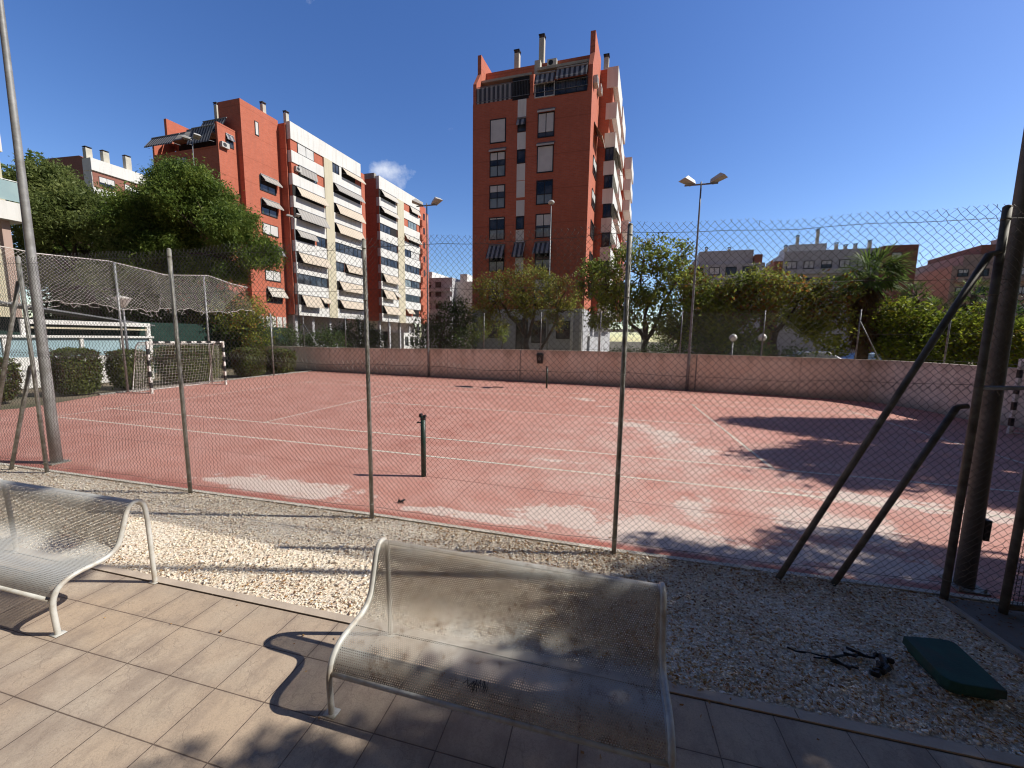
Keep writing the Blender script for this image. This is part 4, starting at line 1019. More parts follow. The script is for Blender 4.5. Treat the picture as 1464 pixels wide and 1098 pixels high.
B.boxes('ground_storey', 'white', [(-13, -1.78, -4.6, .28, 0, 2.997), (-13, -3.5, -6.9, -4.69, 0, 2.997)])
B.panel('base_cladding', 'white', FR, [(-4.1, -.1, -.02, .05, 3.1, 5.0)])
B.panel('base_pier', 'brick', FR, [(a, a + .12, .051, .09, 3.1, 5.0) for a in (-3.3, -2.4, -1.6, -.7)])
B.boxes('ground_floor', 'greywhite', [(-13, -4.2, .31, 13.6, 0, 5.497)])
B.boxes('pillar', 'greywhite', [(-1.2, -.8, w_, w_ + .4, 0, 5.4) for w_ in (.5, 3.4, 6.6, 9.8, 13.1)])
left = [[('s', .2, .7)], [('c', .16, .3), ('p', .2, .76), X(.2, .74, 1.0, .25, 'cloth_grey_y')], [('d', 0, .98), X(.1, 1.0, 1.15, .75, 'cloth_beige')], [('d', 0, .98), X(.08, .98, 1.35, .8, 'cloth_grey_y')], [('d', .0, .62), ('g', .68, .98), X(.05, .62, .8, .6, 'cloth_grey_y')], [('d', 0, .98), X(.06, 1.0, 1.25, .8, 'cloth_beige')], [('g', .02, .98)], [('d', 0, .98), X(.1, .68, 1.5, .75, 'cloth_beige'), X(.7, 1.0, .7, .7, 'cloth_beige')]]
right = [[('g', .02, .24), ('w', .25, .32), ('d', .33, .8), X(.34, 1.04, .85, .75, 'cloth_beige')], [('d', .02, .98), X(.06, 1.0, 1.0, .75, 'cloth_grey_y')], [('d', .02, .98), X(.08, 1.0, 1.35, .75, 'cloth_beige')], [('d', .02, .98), X(.06, .98, 1.4, .75, 'cloth_beige')], [('g', .02, .96)], [('g', .02, .3), X(.35, 1.0, 1.1, .5, 'cloth_beige'), ('d', .32, .98)], [('d', .02, .98), X(.1, 1.0, 1.35, .75, 'cloth_beige')], [('d', .02, .98), X(.1, 1.0, 1.1, .75, 'cloth_beige')]]
bays(B, B.side(0), B.side(-.62 + .5), .5, 5.85, 7.4, 13.5, left, right)
B.boxes('infill_wall', 'brick', [(-.61, -.12, .52, 5.84, 5.4, 28.3), (-.61, -.12, 7.42, 13.48, 5.4, 28.3)])
for u, w_, h in ((-3.0, -.6, 2.0), (-1.4, 1.3, 1.7), (-6.8, -3.6, 2.4), (-5.5, -2.6, 1.6), (-1.8, 6.6, .8), (-2.4, 5.9, .6)): B.chimney(u, w_, 30.2 if w_ > -.7 else 28.0, h if w_ > -.7 else h + .6)
B.ac(B.front(-4.41), -5.9, 27.6); B.ac(B.front(-4.41), -11.2, 27.4)

# --- second slab behind it
B = Bld('apartment_block', 'farther red brick block with white balcony bands and a dark shaded end wall', (-39.5 + DD[0] * 17.9, 30.33 + DD[1] * 17.9), group='red brick and white apartment blocks')
B.boxes('brick_core', 'brick', [(-14, -.62, .0, 15.9, 5.5, 30.0)])
B.boxes('end_pier', 'brick', [(-.617, .05, 12.7, 15.8, 5.5, 28.6)])
left = [[('d', 0, .98), X(.1, .95, 1.0, .7, 'cloth_white')], [('d', 0, .98), X(.06, .98, .9, .75, 'cloth_white')], [('g', .02, .6), ('d', .6, .98)], [('g', .02, .97)], [('g', .02, .97)], [('d', 0, .98), X(.1, .98, 1.4, .7, 'cloth_beige')], [('d', 0, .98), X(.1, .7, 1.45, .7, 'cloth_beige'), X(.72, 1, .8, .6, 'cloth_white')], [('d', 0, .98), X(.1, 1.0, 1.35, .7, 'cloth_beige')]]
right = [[('d', .4, .9), X(.38, .95, 1.0, .5, 'cloth_white')], [('p', .28, .8)], [('d', .3, .98), X(.02, .98, .9, .65, 'cloth_white')], [('g', .02, .4), ('s', .42, .96)], [('g', .02, .96)], [('p', .02, .4), ('g', .42, .96)], [('g', .02, .96)], [('d', .5, .9), X(.05, .45, .8, .6, 'cloth_beige')]]
bays(B, B.side(0), B.side(-.12), .1, 5.1, 7.1, 12.6, left, right)
B.boxes('infill_wall', 'brick', [(-.615, -.12, .12, 5.08, 5.4, 28.3), (-.615, -.12, 7.12, 12.58, 5.4, 28.3)])
B.boxes('roof_coping', 'concrete', [(-3.2, -.82, -.1, .5, 30.0, 30.9)])
B.panel('balcony_end', 'brick', B.side(.05), [(12.72, 13.3, 0, .45, z - 1.45, z - .3) for z in BT])
for z in BT[:5]: B.window(B.side(.05), 13.8, 14.3, z + .1, z + 1.3, 0, 0)
B.boxes('ground_floor', 'white', [(-13, -3.6, .1, 15.8, 0, 5.49), (-3.6, -.5, 7.2, 12.6, 0, 3.4)])
B.boxes('pillar', 'greywhite', [(-1.1, -.7, w_, w_ + .4, 0, 5.4) for w_ in (.2, 3.0, 6.2, 9.4, 12.6, 15.0)])
B.panel('opening', 'blackgap', B.side(-3.6), [(1, 4.5, -.02, .02, .2, 3.8), (5, 6.9, -.02, .02, .2, 3.6)])
for a in (7.6, 9.4, 11.1): B.window(B.side(-.5), a, a + 1.0, .9, 2.6, 0, 0)
for u, w_, h in ((-1.6, 5.6, .9), (-1.6, 12.2, .7), (-2.0, 1.2, .8)): B.chimney(u, w_, 30.0, h)

# --- the tower
B = Bld('tower_block', 'tall red brick tower block with roof terraces and striped awnings', (.31, 22.0))
WD = -10.59
B.boxes('brick_core', 'brick', [(WD, 0, .0, 4.45, 5.3, 23.5), (WD - .2, -.3, 4.453, 30, 5.3, 27.3)])
B.boxes('penthouse', 'brick', [(WD + .35, -.42, 2.1, 4.44, 23.503, 27.3)])
B.boxes('side_gable', 'brick', [(-.415, .0, .8, 4.448, 23.503, 28.25), (WD, WD + .34, 1.0, 4.448, 23.503, 28.2)])
for u in (-.42, -5.02, WD):     # sloping fins dividing the terraces
    mb = MB(); a, b = u - (.0 if u == WD else .3), u + (.32 if u == WD else 0.0)
    if u == -.42: a, b = -.37, -.003
    mb.hull([B.T(a, .05, 23.503), B.T(b, .05, 23.503), B.T(b, .8 if u == -.42 else (1.0 if u == WD else 2.1), 23.503), B.T(a, .8 if u == -.42 else (1.0 if u == WD else 2.1), 23.503)],
            [B.T(a, .05, 25.2), B.T(b, .05, 25.2), B.T(b, .8 if u == -.42 else (1.0 if u == WD else 2.1), 26.6 if u != -5.02 else 26.4), B.T(a, .8 if u == -.42 else (1.0 if u == WD else 2.1), 26.6 if u != -5.02 else 26.4)])
    mb.build('terrace_fin', M['brick'], B.root)
B.boxes('roof_slab', 'slab', [(WD + .36, -5.5, 1.05, 2.097, 25.85, 26.05), (-4.95, -.45, .75, 2.097, 25.9, 26.12)])
Ff = B.front(0); Fp = B.front(2.1)
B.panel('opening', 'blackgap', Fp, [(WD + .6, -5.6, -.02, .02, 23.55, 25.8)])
B.window(Fp, -4.6, -2.9, 23.6, 25.6, 0, 1); B.window(Fp, -2.6, -.8, 23.6, 25.6, 0, 1)
mb = MB(); B.fbox(mb, Ff, WD + .35, -6.9, -.04, .02, 23.45, 24.75); mb.build('striped_screen', M['cloth_grey_x'], B.root)
B.panel('dark_screen', 'blackgap', Ff, [(-6.88, -5.4, -.04, .015, 23.3, 25.1)])
B.railing(Ff, WD + .3, -5.35, 23.6, 24.8, .04); B.railing(Ff, -4.95, -.35, 23.6, 24.2, .06)
B.window(Ff, -4.85, -3.15, 23.2, 24.3, 0, 1, 'glass', 'shutter', w=.05); B.window(Ff, -3.1, -.42, 23.2, 24.3, 0, 2, 'glass', 'darkmetal', w=.05)
B.awning(Ff, -4.85, -3.1, 25.05, .75, .35, 'cloth_grey_x'); B.awning(Ff, -3.0, -.4, 25.2, .8, .35, 'cloth_grey_x')
# window columns
xl, xr = (-8.9, -7.45), (-4.52, -3.1)
cols = [(21.96, 19.98, 1.0, 0, 0), (19.2, 17.1, .3, 1, .45), (16.38, 14.35, .28, 1, .45), (13.56, 11.6, .06, 1, .45), (10.75, 8.75, 0, 1, .45), (7.95, 5.95, .4, 1, .45)]
for z1, z0, sh, mu, lw in cols: B.window(Ff, *xl, z0, z1, sh, mu, low=lw)
cols = [(21.91, 19.95, .8, 1, 0), (19.24, 17.06, .99, 0, 0), (16.4, 14.4, 0, 1, .42), (13.57, 11.56, .48, 1, .42), (10.75, 8.75, 0, 1, .45), (7.95, 5.95, .6, 1, .45)]
for z1, z0, sh, mu, lw in cols: B.window(Ff, *xr, z0, z1, sh, mu, low=lw)
for (a0, a1), z, dr in ((xl, 11.1, 1.15), (xr, 11.15, .95), ((-6.45, -5.55), 11.2, 1.2)): B.awning(Ff, a0 - .05, a1 + .1, z, dr, .75, 'cloth_grey_x')
for (a0, a1), z in ((xl, 19.45), (xr, 22.15), (xr, 19.45)): B.awning(Ff, a0 - .05, a1 + .08, z, .08, .22, 'cloth_white')
B.panel('white_strip', 'white', Ff, [(-6.37, -5.6, -.02, .03, 21.75, 23.3), (-6.37, -5.6, -.02, .03, 19.2, 20.6), (-6.37, -5.6, -.02, .03, 16.6, 18.0), (-6.37, -5.6, -.02, .03, 15.15, 16.55), (-6.37, -5.6, -.02, .03, 13.55, 14.9), (-6.37, -5.6, -.02, .03, 11.2, 12.35), (-6.37, -5.6, -.02, .03, 8.4, 9.9)])
for z1, z0 in ((21.7, 20.65), (19.15, 18.05), (15.1, 14.95), (13.5, 12.4), (10.9, 9.95)):
    if z1 - z0 > .4: B.window(Ff, -6.34, -5.63, z0, z1, 0, 0)
B.awning(Ff, -6.4, -5.6, 21.75, .5, .3, 'cloth_grey_x')
# ground storey
B.boxes('ground_storey', 'greywhite', [(WD + .003, -.003, .05, 4.4, 0, 5.297), (WD - .1, -.4, 4.5, 29, 0, 5.297)])
for a0, a1, z0, z1 in ((-6.2, -5.1, 1.4, 4.3), (-4.7, -3.4, 2.2, 4.2), (-9.0, -7.8, 2.6, 4.2), (-2.4, -1.2, 2.6, 4.2)): B.window(B.front(.05), a0, a1, z0, z1, 0, 1)
for a in (-1.0, -.2): B.boxes('pilaster', 'white', [(a - .12, a + .12, -.1, .04, 0, 5.29)])
# lit side
Fs = B.side(0)
for z0 in (17.5, 14.7, 12.0, 9.2, 6.5): B.window(Fs, 1.9, 3.9, z0, z0 + 1.4, .5 if z0 in (17.5, 14.7) else 0, 1)
B.awning(Fs, 1.7, 4.0, 21.5, 1.1, .75, 'cloth_beige'); B.ac(B.side(0), .75, 24.2); B.ac(Fs, 3.1, 24.9)
# projecting balcony wing
B.boxes('wing_core', 'brick', [(-.297, .95, 4.453, 15.5, 5.3, 27.4)])
zt = [27.5, 24.45, 21.85, 19.35, 16.87, 14.2, 11.5, 8.8, 6.2]; zb = [25.75, 23.05, 20.55, 18.1, 15.5, 12.85, 10.2, 7.5, 4.9]
for a0, a1 in ((4.4, 9.6), (10.8, 15.4)):
    B.boxes('balcony_band', 'white', [(.955 if a0 > 5 else .62, 1.62, a0, a1, z0, z1) for z1, z0 in zip(zt, zb)])
B.panel('infill_wall', 'brick', B.side(1.2), [(4.5, 9.5, -.25, 0, 23.0, 25.8), (10.9, 15.3, -.25, 0, 5, 27)])
for z1, z0 in list(zip(zb[2:], zt[3:])):
    B.window(B.front(4.43), .75, 1.5, z0 + .05, z1 - .03, 0, 1); B.panel('opening', 'blackgap', B.side(1.2), [(4.5, 9.5, -.25, .0, z0, z1)])
    B.awning(B.side(1.62), 4.8, 9.2, z1, .7, .45, 'cloth_beige') if z0 in (19.35, 14.2) else None
B.boxes('far_wing', 'brick', [(-.25, 1.5, 18, 26, 5.3, 25.6)])
B.boxes('balcony_band', 'white', [(1.5, 2.35, 17.9, 23, z0 + .9, z1 + .9) for z1, z0 in zip(zt[1:], zb[1:])])
for u, w_, z0, h in ((-7.6, 3.2, 27.3, 1.9), (-5.0, 2.4, 27.3, 2.2), (.3, 6.0, 27.4, 1.9)): B.chimney(u, w_, z0, h)
B.boxes('vent_stack', 'chimney', [(-5.25, -4.75, 1.0, 1.5, 24.5, 26.9)])
B.ac(B.front(2.09), -3.9, 27.0, .02)
B.boxes('entrance_canopy', 'white', [(.7, 5.2, 3.0, 5.4, 3.35, 3.6), (.95, 1.1, 3.2, 3.35, 0, 3.35), (4.9, 5.05, 3.2, 3.35, 0, 3.35)])

# --- other buildings far off
def plain(label, P, blocks, floors, mats, face_s, span, group=None, win=(1.4, 1.2, 2.6), side=None, chim=()):
    b = Bld('distant_building', label, P, group=group)
    for i, q in enumerate(blocks): b.boxes('wall', mats[i], [q])
    Fr = b.front(face_s)
    for z in floors:
        a = span[0]
        while a + win[0] < span[1]:
            b.window(Fr, a, a + win[0], z, z + win[1], random.choice([0, 0, .5, .95]), 1, w=.09); a += win[2]
        mb = MB(); b.fbox(mb, Fr, span[0] - .3, span[1] + .1, .08, .75, z - 1.0, z - .15); mb.build('balcony_band', M[mats[-1]], b.root)
    for c in chim: b.chimney(*c)
    return b
plain('pale grey stepped building seen small between the slab and the tower', (-38.5, 70), [(-3, 4.2, 0, 9, 0, 16.4), (-4.5, -1.5, 1, 9, 0, 18.0), (4.203, 8.6, 1.5, 9, 0, 15.6), (5.2, 7.0, 2, 6, 15.6, 17.4)], [6.5, 9.3, 12.1, 14.2], ['greywhite', 'white', 'white', 'white', 'greywhite'], 0, (-2.6, 4.0))
plain('grey apartment building with stepped roof behind the trees right of the tower', (15.8, 68), [(0, 12.6, 0, 12, 0, 17.0), (1.6, 10.8, 1, 11, 17.0, 19.6), (11, 12.2, .5, 3, 17, 18.6)], [6, 9, 12, 15], ['greywhite', 'greywhite', 'brick_far', 'greywhite'], 0, (.6, 12), win=(1.8, 1.4, 2.8), chim=((3, 3, 19.6, .9), (7, 3, 19.6, .7), (.8, 2, 17, 1.0)))
b = plain('wide grey block with chimneys and a dark red brick end behind the palm', (32, 70), [(0, 14.6, 0, 12, 0, 19.2), (14.603, 19.4, -.6, 11, 0, 19.4), (1.5, 7.5, 3, 9, 19.2, 21.0), (-1.4, -.003, .5, 10, 0, 17.6)], [7, 10, 13, 16], ['greywhite', 'brick_far', 'greywhite', 'brick_far', 'greywhite'], 0, (.5, 14), win=(1.6, 1.4, 2.7), chim=((.6, 2, 19.2, 1.2), (3, 4, 21, 1.6), (6.2, 4, 21, 2.6), (8.6, 2, 19.2, 1.3), (10, 2, 19.2, .9), (11.5, 2, 19.2, 1.0), (13.6, 2, 19.2, 1.5)))
b.window(b.front(-.6), 15.8, 17.2, 17.0, 18.2, .9, 1)
plain('pink and brick apartment block half hidden by the thick pole', (56.6, 70), [(0, 14, 0, 14, 0, 15.8), (1.6, 14, .5, 14, 15.8, 17.6), (4, 14, 1, 14, 17.6, 19.2), (7, 9, 2, 4, 19.2, 20.4)], [5, 8, 11, 14], ['pinkwhite', 'pinkwhite', 'brick_far', 'pinkwhite', 'pinkwhite'], 0, (.8, 13))
b = Bld('distant_building', 'white building with tall white chimneys over a sloping parapet, seen above the left trees', (-99.3, 41.6))
b.boxes('wall', 'white', [(-2.4, .0, 0, 16, 0, 34.6), (-2.2, .35, -.1, 16, 34.603, 36.9)])
b.panel('brick_band', 'brick_far', b.side(.01), [(.1, 16, -.02, .05, 31.5, 34.5)])
for w_, h in ((.4, 2.0), (3.0, 2.4), (6.6, 3.0)): b.chimney(-1.3, w_, 36.9, h, .95)
for w_ in (1, 5, 10): b.window(b.side(.05), w_, w_ + 2.4, 32, 33.8, .6, 1)
b = Bld('distant_building', 'red brick building with a sloping top far behind the left trees', (-108, 46))
b.boxes('wall', 'brick_far', [(-14, 6, 0, 18, 0, 36)]); mb = MB(); mb.hull([b.T(-14, 0, 36), b.T(6, 0, 36), b.T(6, 18, 36), b.T(-14, 18, 36)], [b.T(-14, 0, 41), b.T(-3, 0, 40.5), b.T(-3, 18, 40.5), b.T(-14, 18, 41)]); mb.build('roof', M['brick_far'], b.root)
# balconied house cut off by the left edge of the view
b = Bld('balcony_house', 'cream house with white balconies and pale green glass railings at the edge of the view', (-34.1, 2.0))
b.boxes('wall', 'cream', [(-8, -1.28, .25, 1.35, 0, 14.5)])
b.boxes('balcony_slab', 'white', [(-8, .08, -.72, .95, 13.55, 14.7), (-8, 1.4, -.9, 1.1, 9.27, 10.35)])
for u, z in ((.08, 14.7), (1.4, 10.35)):
    b.panel('glass_railing', 'glassgreen', b.side(u - .1), [(-.64, .9, 0, .03, z + .08, z + 1.22)]); b.panel('glass_railing', 'glassgreen', b.front(-.68), [(-7.9, u - .14, 0, .03, z + .08, z + 1.22)])
    mb = MB(); mb.tube([b.T(u - .08, -.66, z + 1.27), b.T(u - .08, .9, z + 1.27)], .035, 5); mb.tube([b.T(-7.9, -.66, z + 1.27), b.T(u - .08, -.66, z + 1.27)], .035, 5)
    for w_ in (-.64, .88): mb.tube([b.T(u - .08, w_, z), b.T(u - .08, w_, z + 1.27)], .03, 5)
    mb.build('handrail', M['galv'], b.root)
b.window(b.front(.25), -4, -2.2, 10.6, 12.6, .3, 1); b.boxes('column', 'pinkwhite', [(.5, .85, .2, .55, 0, 9.265)])

# --- pool-side pavilion behind the hedges
b = Bld('pool_pavilion', 'low white walled structure with pale blue panels and an open white frame on top', (-22.0, -6.0), 'pavilion')
b.boxes('wall', 'white', [(-.25, 0, -4, 8.3, 0, 1.38)])
b.boxes('blue_panel', 'paleblue', [(-.2, -.05, -4, 8.3, 1.383, 2.25)]); b.boxes('coping', 'white', [(-.3, .08, -4.0, 8.4, 2.253, 2.36)])
b.boxes('pilaster', 'white', [(-.12, .03, w_, w_ + .13, 1.39, 2.25) for w_ in (.9, 3.15, 5.5, 7.0, 8.2)])
b.boxes('top_beam', 'white', [(-.22, -.04, 3.75, 8.35, 2.86, 3.06)]); b.boxes('under_beam', 'cream', [(-.2, -.06, 3.9, 8.2, 2.66, 2.74)])
b.boxes('frame_post', 'white', [(-.2, -.06, w_, w_ + .15, 2.363, 2.857) for w_ in (3.75, 8.2)])
o = MB().box((-.9, -6, 0), (-.8, 6, 3.2)).build('windscreen', M['greennet']); o.location = (-24.2, 3.5, 0); tag(o, 'dark green windscreen stretched behind the hedges and the goal', 'windscreen')
o.data.transform(Matrix.Scale(1.9, 4, (0, 1, 0)))
t = thing('shed_roof', 'slanted grey canopy roof at the left behind the first hedge', 'canopy', (-24, -3.5, 0))
mb = MB(); mb.hull([(-1.5, -6, 4.9), (.2, -6, 4.9), (.2, 7.5, 2.95), (-1.5, 7.5, 2.95)], [(-1.5, -6, 5.0), (.2, -6, 5.0), (.2, 7.5, 3.02), (-1.5, 7.5, 3.02)]); mb.build('roof_sheet', M['farpole'], t)
mb = MB(); mb.box((-1.2, -4, 0), (-.9, 1.6, 3.6)); mb.build('grey_wall', M['greywhite'], t)
# parked cars, only their roofs show over the wall
def car(label, loc, rz, paint):
    t = thing('parked_car', label, 'car', loc, rz, 'cars parked beyond the wall')
    prof = [(-2.1, .35), (-2.15, .75), (-1.95, .95), (-1.5, 1.0), (-.85, 1.45), (.55, 1.5), (1.25, 1.05), (2.0, .88), (2.15, .6), (2.1, .35)]
    def loft(pr, w0, w1, zlim):
        mb = MB(); n = len(pr); vs = [(x, -(w0 if z < zlim else w1), z) for x, z in pr] + [(x, (w0 if z < zlim else w1), z) for x, z in pr]
        return mb.add(vs, [tuple(range(n)), tuple(range(n, 2 * n))[::-1]] + [(i, n + i, n + (i + 1) % n, (i + 1) % n) for i in range(n)])
    o = loft(prof, .87, .64, 1.3).build('body', M[paint], t); bv = o.modifiers.new('bevel', 'BEVEL'); bv.width = .06; bv.segments = 2
    mb = MB()
    for sy in (-1, 1): mb.add([(-1.25, sy * .84, 1.04), (-.8, sy * .665, 1.4), (.5, sy * .665, 1.44), (1.05, sy * .84, 1.06)], [(0, 1, 2, 3)])
    mb.build('side_window', M['glass'], t)
    for x in (-1.35, 1.35):
        for sy in (-1, 1):
            MB().tube([(x, sy * .7, .32), (x, sy * .9, .32)], .32, 16).build('wheel', M['rubber'], t)
car('silver parked car half seen over the far wall near the palm', (15.2, 15.5, .55), R(5), 'carpaint'); car('blue grey parked car beside the silver one beyond the far wall', (18.8, 16.2, .55), R(8), 'carpaint_b')
# ------------------------------------------------------------------ hedges and trees
def hedge(label, c, e, seed, n=900):
    t = thing('clipped_hedge', label, 'hedge', (c[0], c[1], 0), 0, 'rounded hedges along the court edge')
    rng = np.random.default_rng(seed); d = rng.normal(size=(n * 9, 3)); d /= np.abs(d).max(1)[:, None] ** .6 * np.linalg.norm(d, axis=1)[:, None] ** .4
    P = d * np.array([e[0], e[1], e[2] / 2]) * (1 + rng.normal(0, .05, (len(d), 1))) * (.82 + .18 * rng.uniform(0, 1, (len(d), 1)) ** .5)
    P[:, 2] += e[2] / 2; P[:, :2] *= (1 - .16 * np.clip(1 - P[:, 2:] / e[2], 0, 1)); P = P[P[:, 2] > .03]
    V, F = leaf_arrays(P, .10, rng, .55, .2); np_mesh('foliage', V, F, M['leaf_hedge'], t)
    mb = MB()
    for k in range(6): a = rng.uniform(0, 6.28); mb.tube([(math.cos(a) * .2, math.sin(a) * .35, 0), (math.cos(a) * e[0] * .6, math.sin(a) * e[1] * .6, e[2] * .8)], [.035, .012], 5)
    # opaque twiggy heart so that nothing shows through
    mb.lathe([(.2, .05), (.5 * e[0], .25 * e[2]), (.55 * e[0], .6 * e[2]), (.35 * e[0], .75 * e[2]), (.05, .8 * e[2])], (0, 0, 0), 12)
    o = mb.build('stems', M['leaf_dark'], t)
    return t
hedge('rounded hedge cut off at the left edge behind the braced post', (-17.6, -5.2), (.75, 1.0, 1.62), 1)
hedge('rounded hedge between the thick pole base and the pavilion wall, the widest in full view', (-17.9, -2.55), (.7, .72, 1.85), 2)
hedge('rounded hedge directly behind the near goal post', (-18.1, -.62), (.7, .72, 1.75), 3)
hedge('brownish hedge seen through the middle of the goal net', (-18.2, 2.0), (.8, 1.45, 1.95), 4, 1300)
hedge('rounded hedge just beyond the far goal post', (-18.2, 5.3), (.75, .85, 1.72), 5)
hedge('last rounded hedge in the corner by the tan wall', (-18.3, 7.6), (.75, .95, 1.6), 6)

# big evergreens behind the left edge of the court
L = lambda *a: [((x, y, z), (a_, b_, c_)) for x, y, z, a_, b_, c_ in a]
tree('evergreen_tree', 'big dense rounded evergreen in front of the red gable', (-27.0, 8.6, 0), [((0, 0, 0), (.3, .2, 5), .42, .3), ((.1, 0, 3.2), (-2.4, .6, 8), .25, .16), ((.2, 0, 3.5), (2.6, .5, 8.2), .25, .16)],
     L((.2, 0, 10.6, 3.5, 3.2, 3.9), (-3.0, -.6, 9.2, 3.0, 2.8, 3.8), (3.2, .8, 8.6, 3.0, 2.6, 3.4), (1.3, -.2, 12.2, 2.2, 2.2, 2.0), (-1.3, -.8, 7.5, 3.0, 2.4, 2.6), (4.5, 1.3, 8.0, 1.6, 1.6, 1.9), (2.0, 0, 6.6, 2.4, 2, 1.5), (-.5, .2, 13.2, 1.7, 1.6, 1.4), (-4.6, -1, 7.5, 2.2, 2, 2.4)),
     'leaf_big', 3300, 48, .27, .22, 21, 'big evergreens on the left', shell=.45, aspect=.32, droop=.5, sub=(11, .36))
tree('evergreen_tree', 'paler feathery evergreen filling the space between the grey pole and the dense evergreen', (-34.6, 6.6, 0), [((0, 0, 0), (0, 0, 6), .4, .25)],
     L((0, 0, 9.3, 4.2, 3, 4.0), (-2.6, -.6, 11.6, 2.6, 2.4, 3.2), (3.4, .6, 8.0, 3.2, 2.6, 3.4), (.2, 0, 11.0, 2.4, 2.2, 1.8), (-2.2, -.6, 6.4, 3.6, 2.6, 2.6), (4.0, .4, 6.2, 3, 2.2, 2.2)),
     'leaf_back', 2400, 46, .30, .25, 22, 'big evergreens on the left', shell=.5, aspect=.3, droop=.4, sub=(9, .40))
tree('evergreen_tree', 'small bushy tree with a few orange leaves below the red gable', (-24.0, 9.6, 0), [((0, 0, 0), (0, 0, 3), .2, .1)], L((0, 0, 4.2, 1.9, 1.6, 1.9), (1.1, .5, 3.0, 1.5, 1.3, 1.6), (-1.9, -.4, 3.0, 1.7, 1.4, 1.7)), 'leaf_autumn', 230, 40, .26, .18, 23, 'big evergreens on the left')
tree('evergreen_tree', 'dark low trees in the shade under the big evergreens', (-32.0, 8.5, 0), [((0, 0, 0), (0, 0, 3), .3, .2)], L((0, 0, 3.0, 4.5, 1.6, 2.7), (6, 1.2, 3.0, 3.5, 1.6, 2.6), (-6, -1.2, 3.2, 4, 1.6, 3), (3, .6, 5.2, 3.5, 1.8, 2.0), (-3.5, 0, 5.5, 3.5, 1.8, 2.2)), 'leaf_dark', 800, 36, .42, .28, 24, 'big evergreens on the left')
# palm trunk with fronds by the balconied house
def palm(name, label, loc, H, r, nf, fl, seed, skirt=0.0, leaf='leaf_palm', group='palms', fan=True, sl=1.6):
    rng = np.random.default_rng(seed); t = thing(name, label, 'palm', loc, 0, group)
    MB().tube([(0, 0, 0), (.08, 0, H * .35), (.03, .03, H * .7), (0, 0, H)], [r * 1.25, r, r * .9, r * .85], 10).build('trunk', M['palmbark'], t, smooth=True)
    def fronds(n, lo, hi, length, dead):
        V = []; F = []
        for i in range(n):
            az = rng.uniform(0, 6.283); el = rng.uniform(lo, hi); Lf = length * rng.uniform(.8, 1.15)
            d = np.array([math.cos(az) * math.cos(el), math.sin(az) * math.cos(el), math.sin(el)]); side = np.cross(d, (0, 0, 1)); side /= np.linalg.norm(side) + 1e-9
            pts = []; p = np.array([0, 0, H - (rng.uniform(0, skirt) if dead else 0)], float); dd = d.copy()
            for k in range(7): pts.append(p.copy()); p = p + dd * Lf / 6; dd = dd + np.array([0, 0, -.16 - (.05 if dead else 0)]); dd /= np.linalg.norm(dd)
            s0 = 2 if fan else 1
            if fan:
                c = pts[3]; 
                for q in np.linspace(-1.25, 1.25, 15):
                    dr = d * math.cos(q) + side * math.sin(q); dr[2] -= .25 + .25 * abs(q) + rng.uniform(0, .2); dr /= np.linalg.norm(dr); l = Lf * .52 * rng.uniform(.8, 1.1); w = np.cross(dr, (0, 0, 1)); w = w / (np.linalg.norm(w) + 1e-9) * .045 * Lf * .5
                    k0 = len(V); mid = c + dr * l * .55; tip = c + dr * l + np.array([0, 0, -.12 * l]); V += [c, mid + w, tip, mid - w]; F.append((k0, k0 + 1, k0 + 2, k0 + 3))
                k0 = len(V); V += [pts[0] + side * .02, c + side * .02, c - side * .02, pts[0] - side * .02]; F.append((k0, k0 + 1, k0 + 2, k0 + 3))
            else:
                for k in range(1, 7):
                    for sg in (-1, 1):
                        for h in (0, .5):
                            b0 = pts[k - 1] + (pts[k] - pts[k - 1]) * h; l = Lf * .3 * math.sin(.5 + 2.4 * (k + h) / 7); dr = side * sg + d * .5; dr[2] -= .5; dr /= np.linalg.norm(dr); k0 = len(V); ax = (pts[k] - pts[k - 1]) * .3
                            V += [b0, b0 + dr * l * .5 + ax, b0 + dr * l, b0 + dr * l * .5 - ax]; F.append((k0, k0 + 1, k0 + 2, k0 + 3))
        return np.array(V), np.array(F)
    V, F = fronds(nf, -.25, 1.35, fl, False); np_mesh('crown', V, F, M[leaf], t)
    if skirt:
        V, F = fronds(int(nf * 2.2), -1.5, -.75, fl * .8, True); np_mesh('dead_skirt', V, F, M['leaf_dead'], t)
    return t
palm('palm_tree', 'palm with a brown trunk beside the balconied house', (-41.5, 8.2, 0), 9.8, .42, 40, 3.4, 31, 1.0, fan=False)
palm('palm_tree', 'tall green fronded palm against the balconied house', (-40.6, 7.6, 0), 13.6, .3, 36, 2.6, 37, 1.5, fan=False)
palm('palm_tree', 'palm with a thick skirt of dead brown fronds behind the far wall', (16.4, 13, 0), 6.1, .28, 60, 2.0, 32, 2.4)
palm('palm_tree', 'small dark palm in the gap between the far buildings, taller of two', (28.6, 30, 0), 7.0, .2, 30, 1.5, 33, .4)
palm('palm_tree', 'small dark palm in the gap between the far buildings, lower of two', (30.0, 30, 0), 5.6, .2, 30, 1.5, 34, .4)
palm('palm_tree', 'far palm with brown dead fronds in front of the pink block', (32.6, 30, 0), 6.9, .22, 34, 1.6, 35, 2.0)

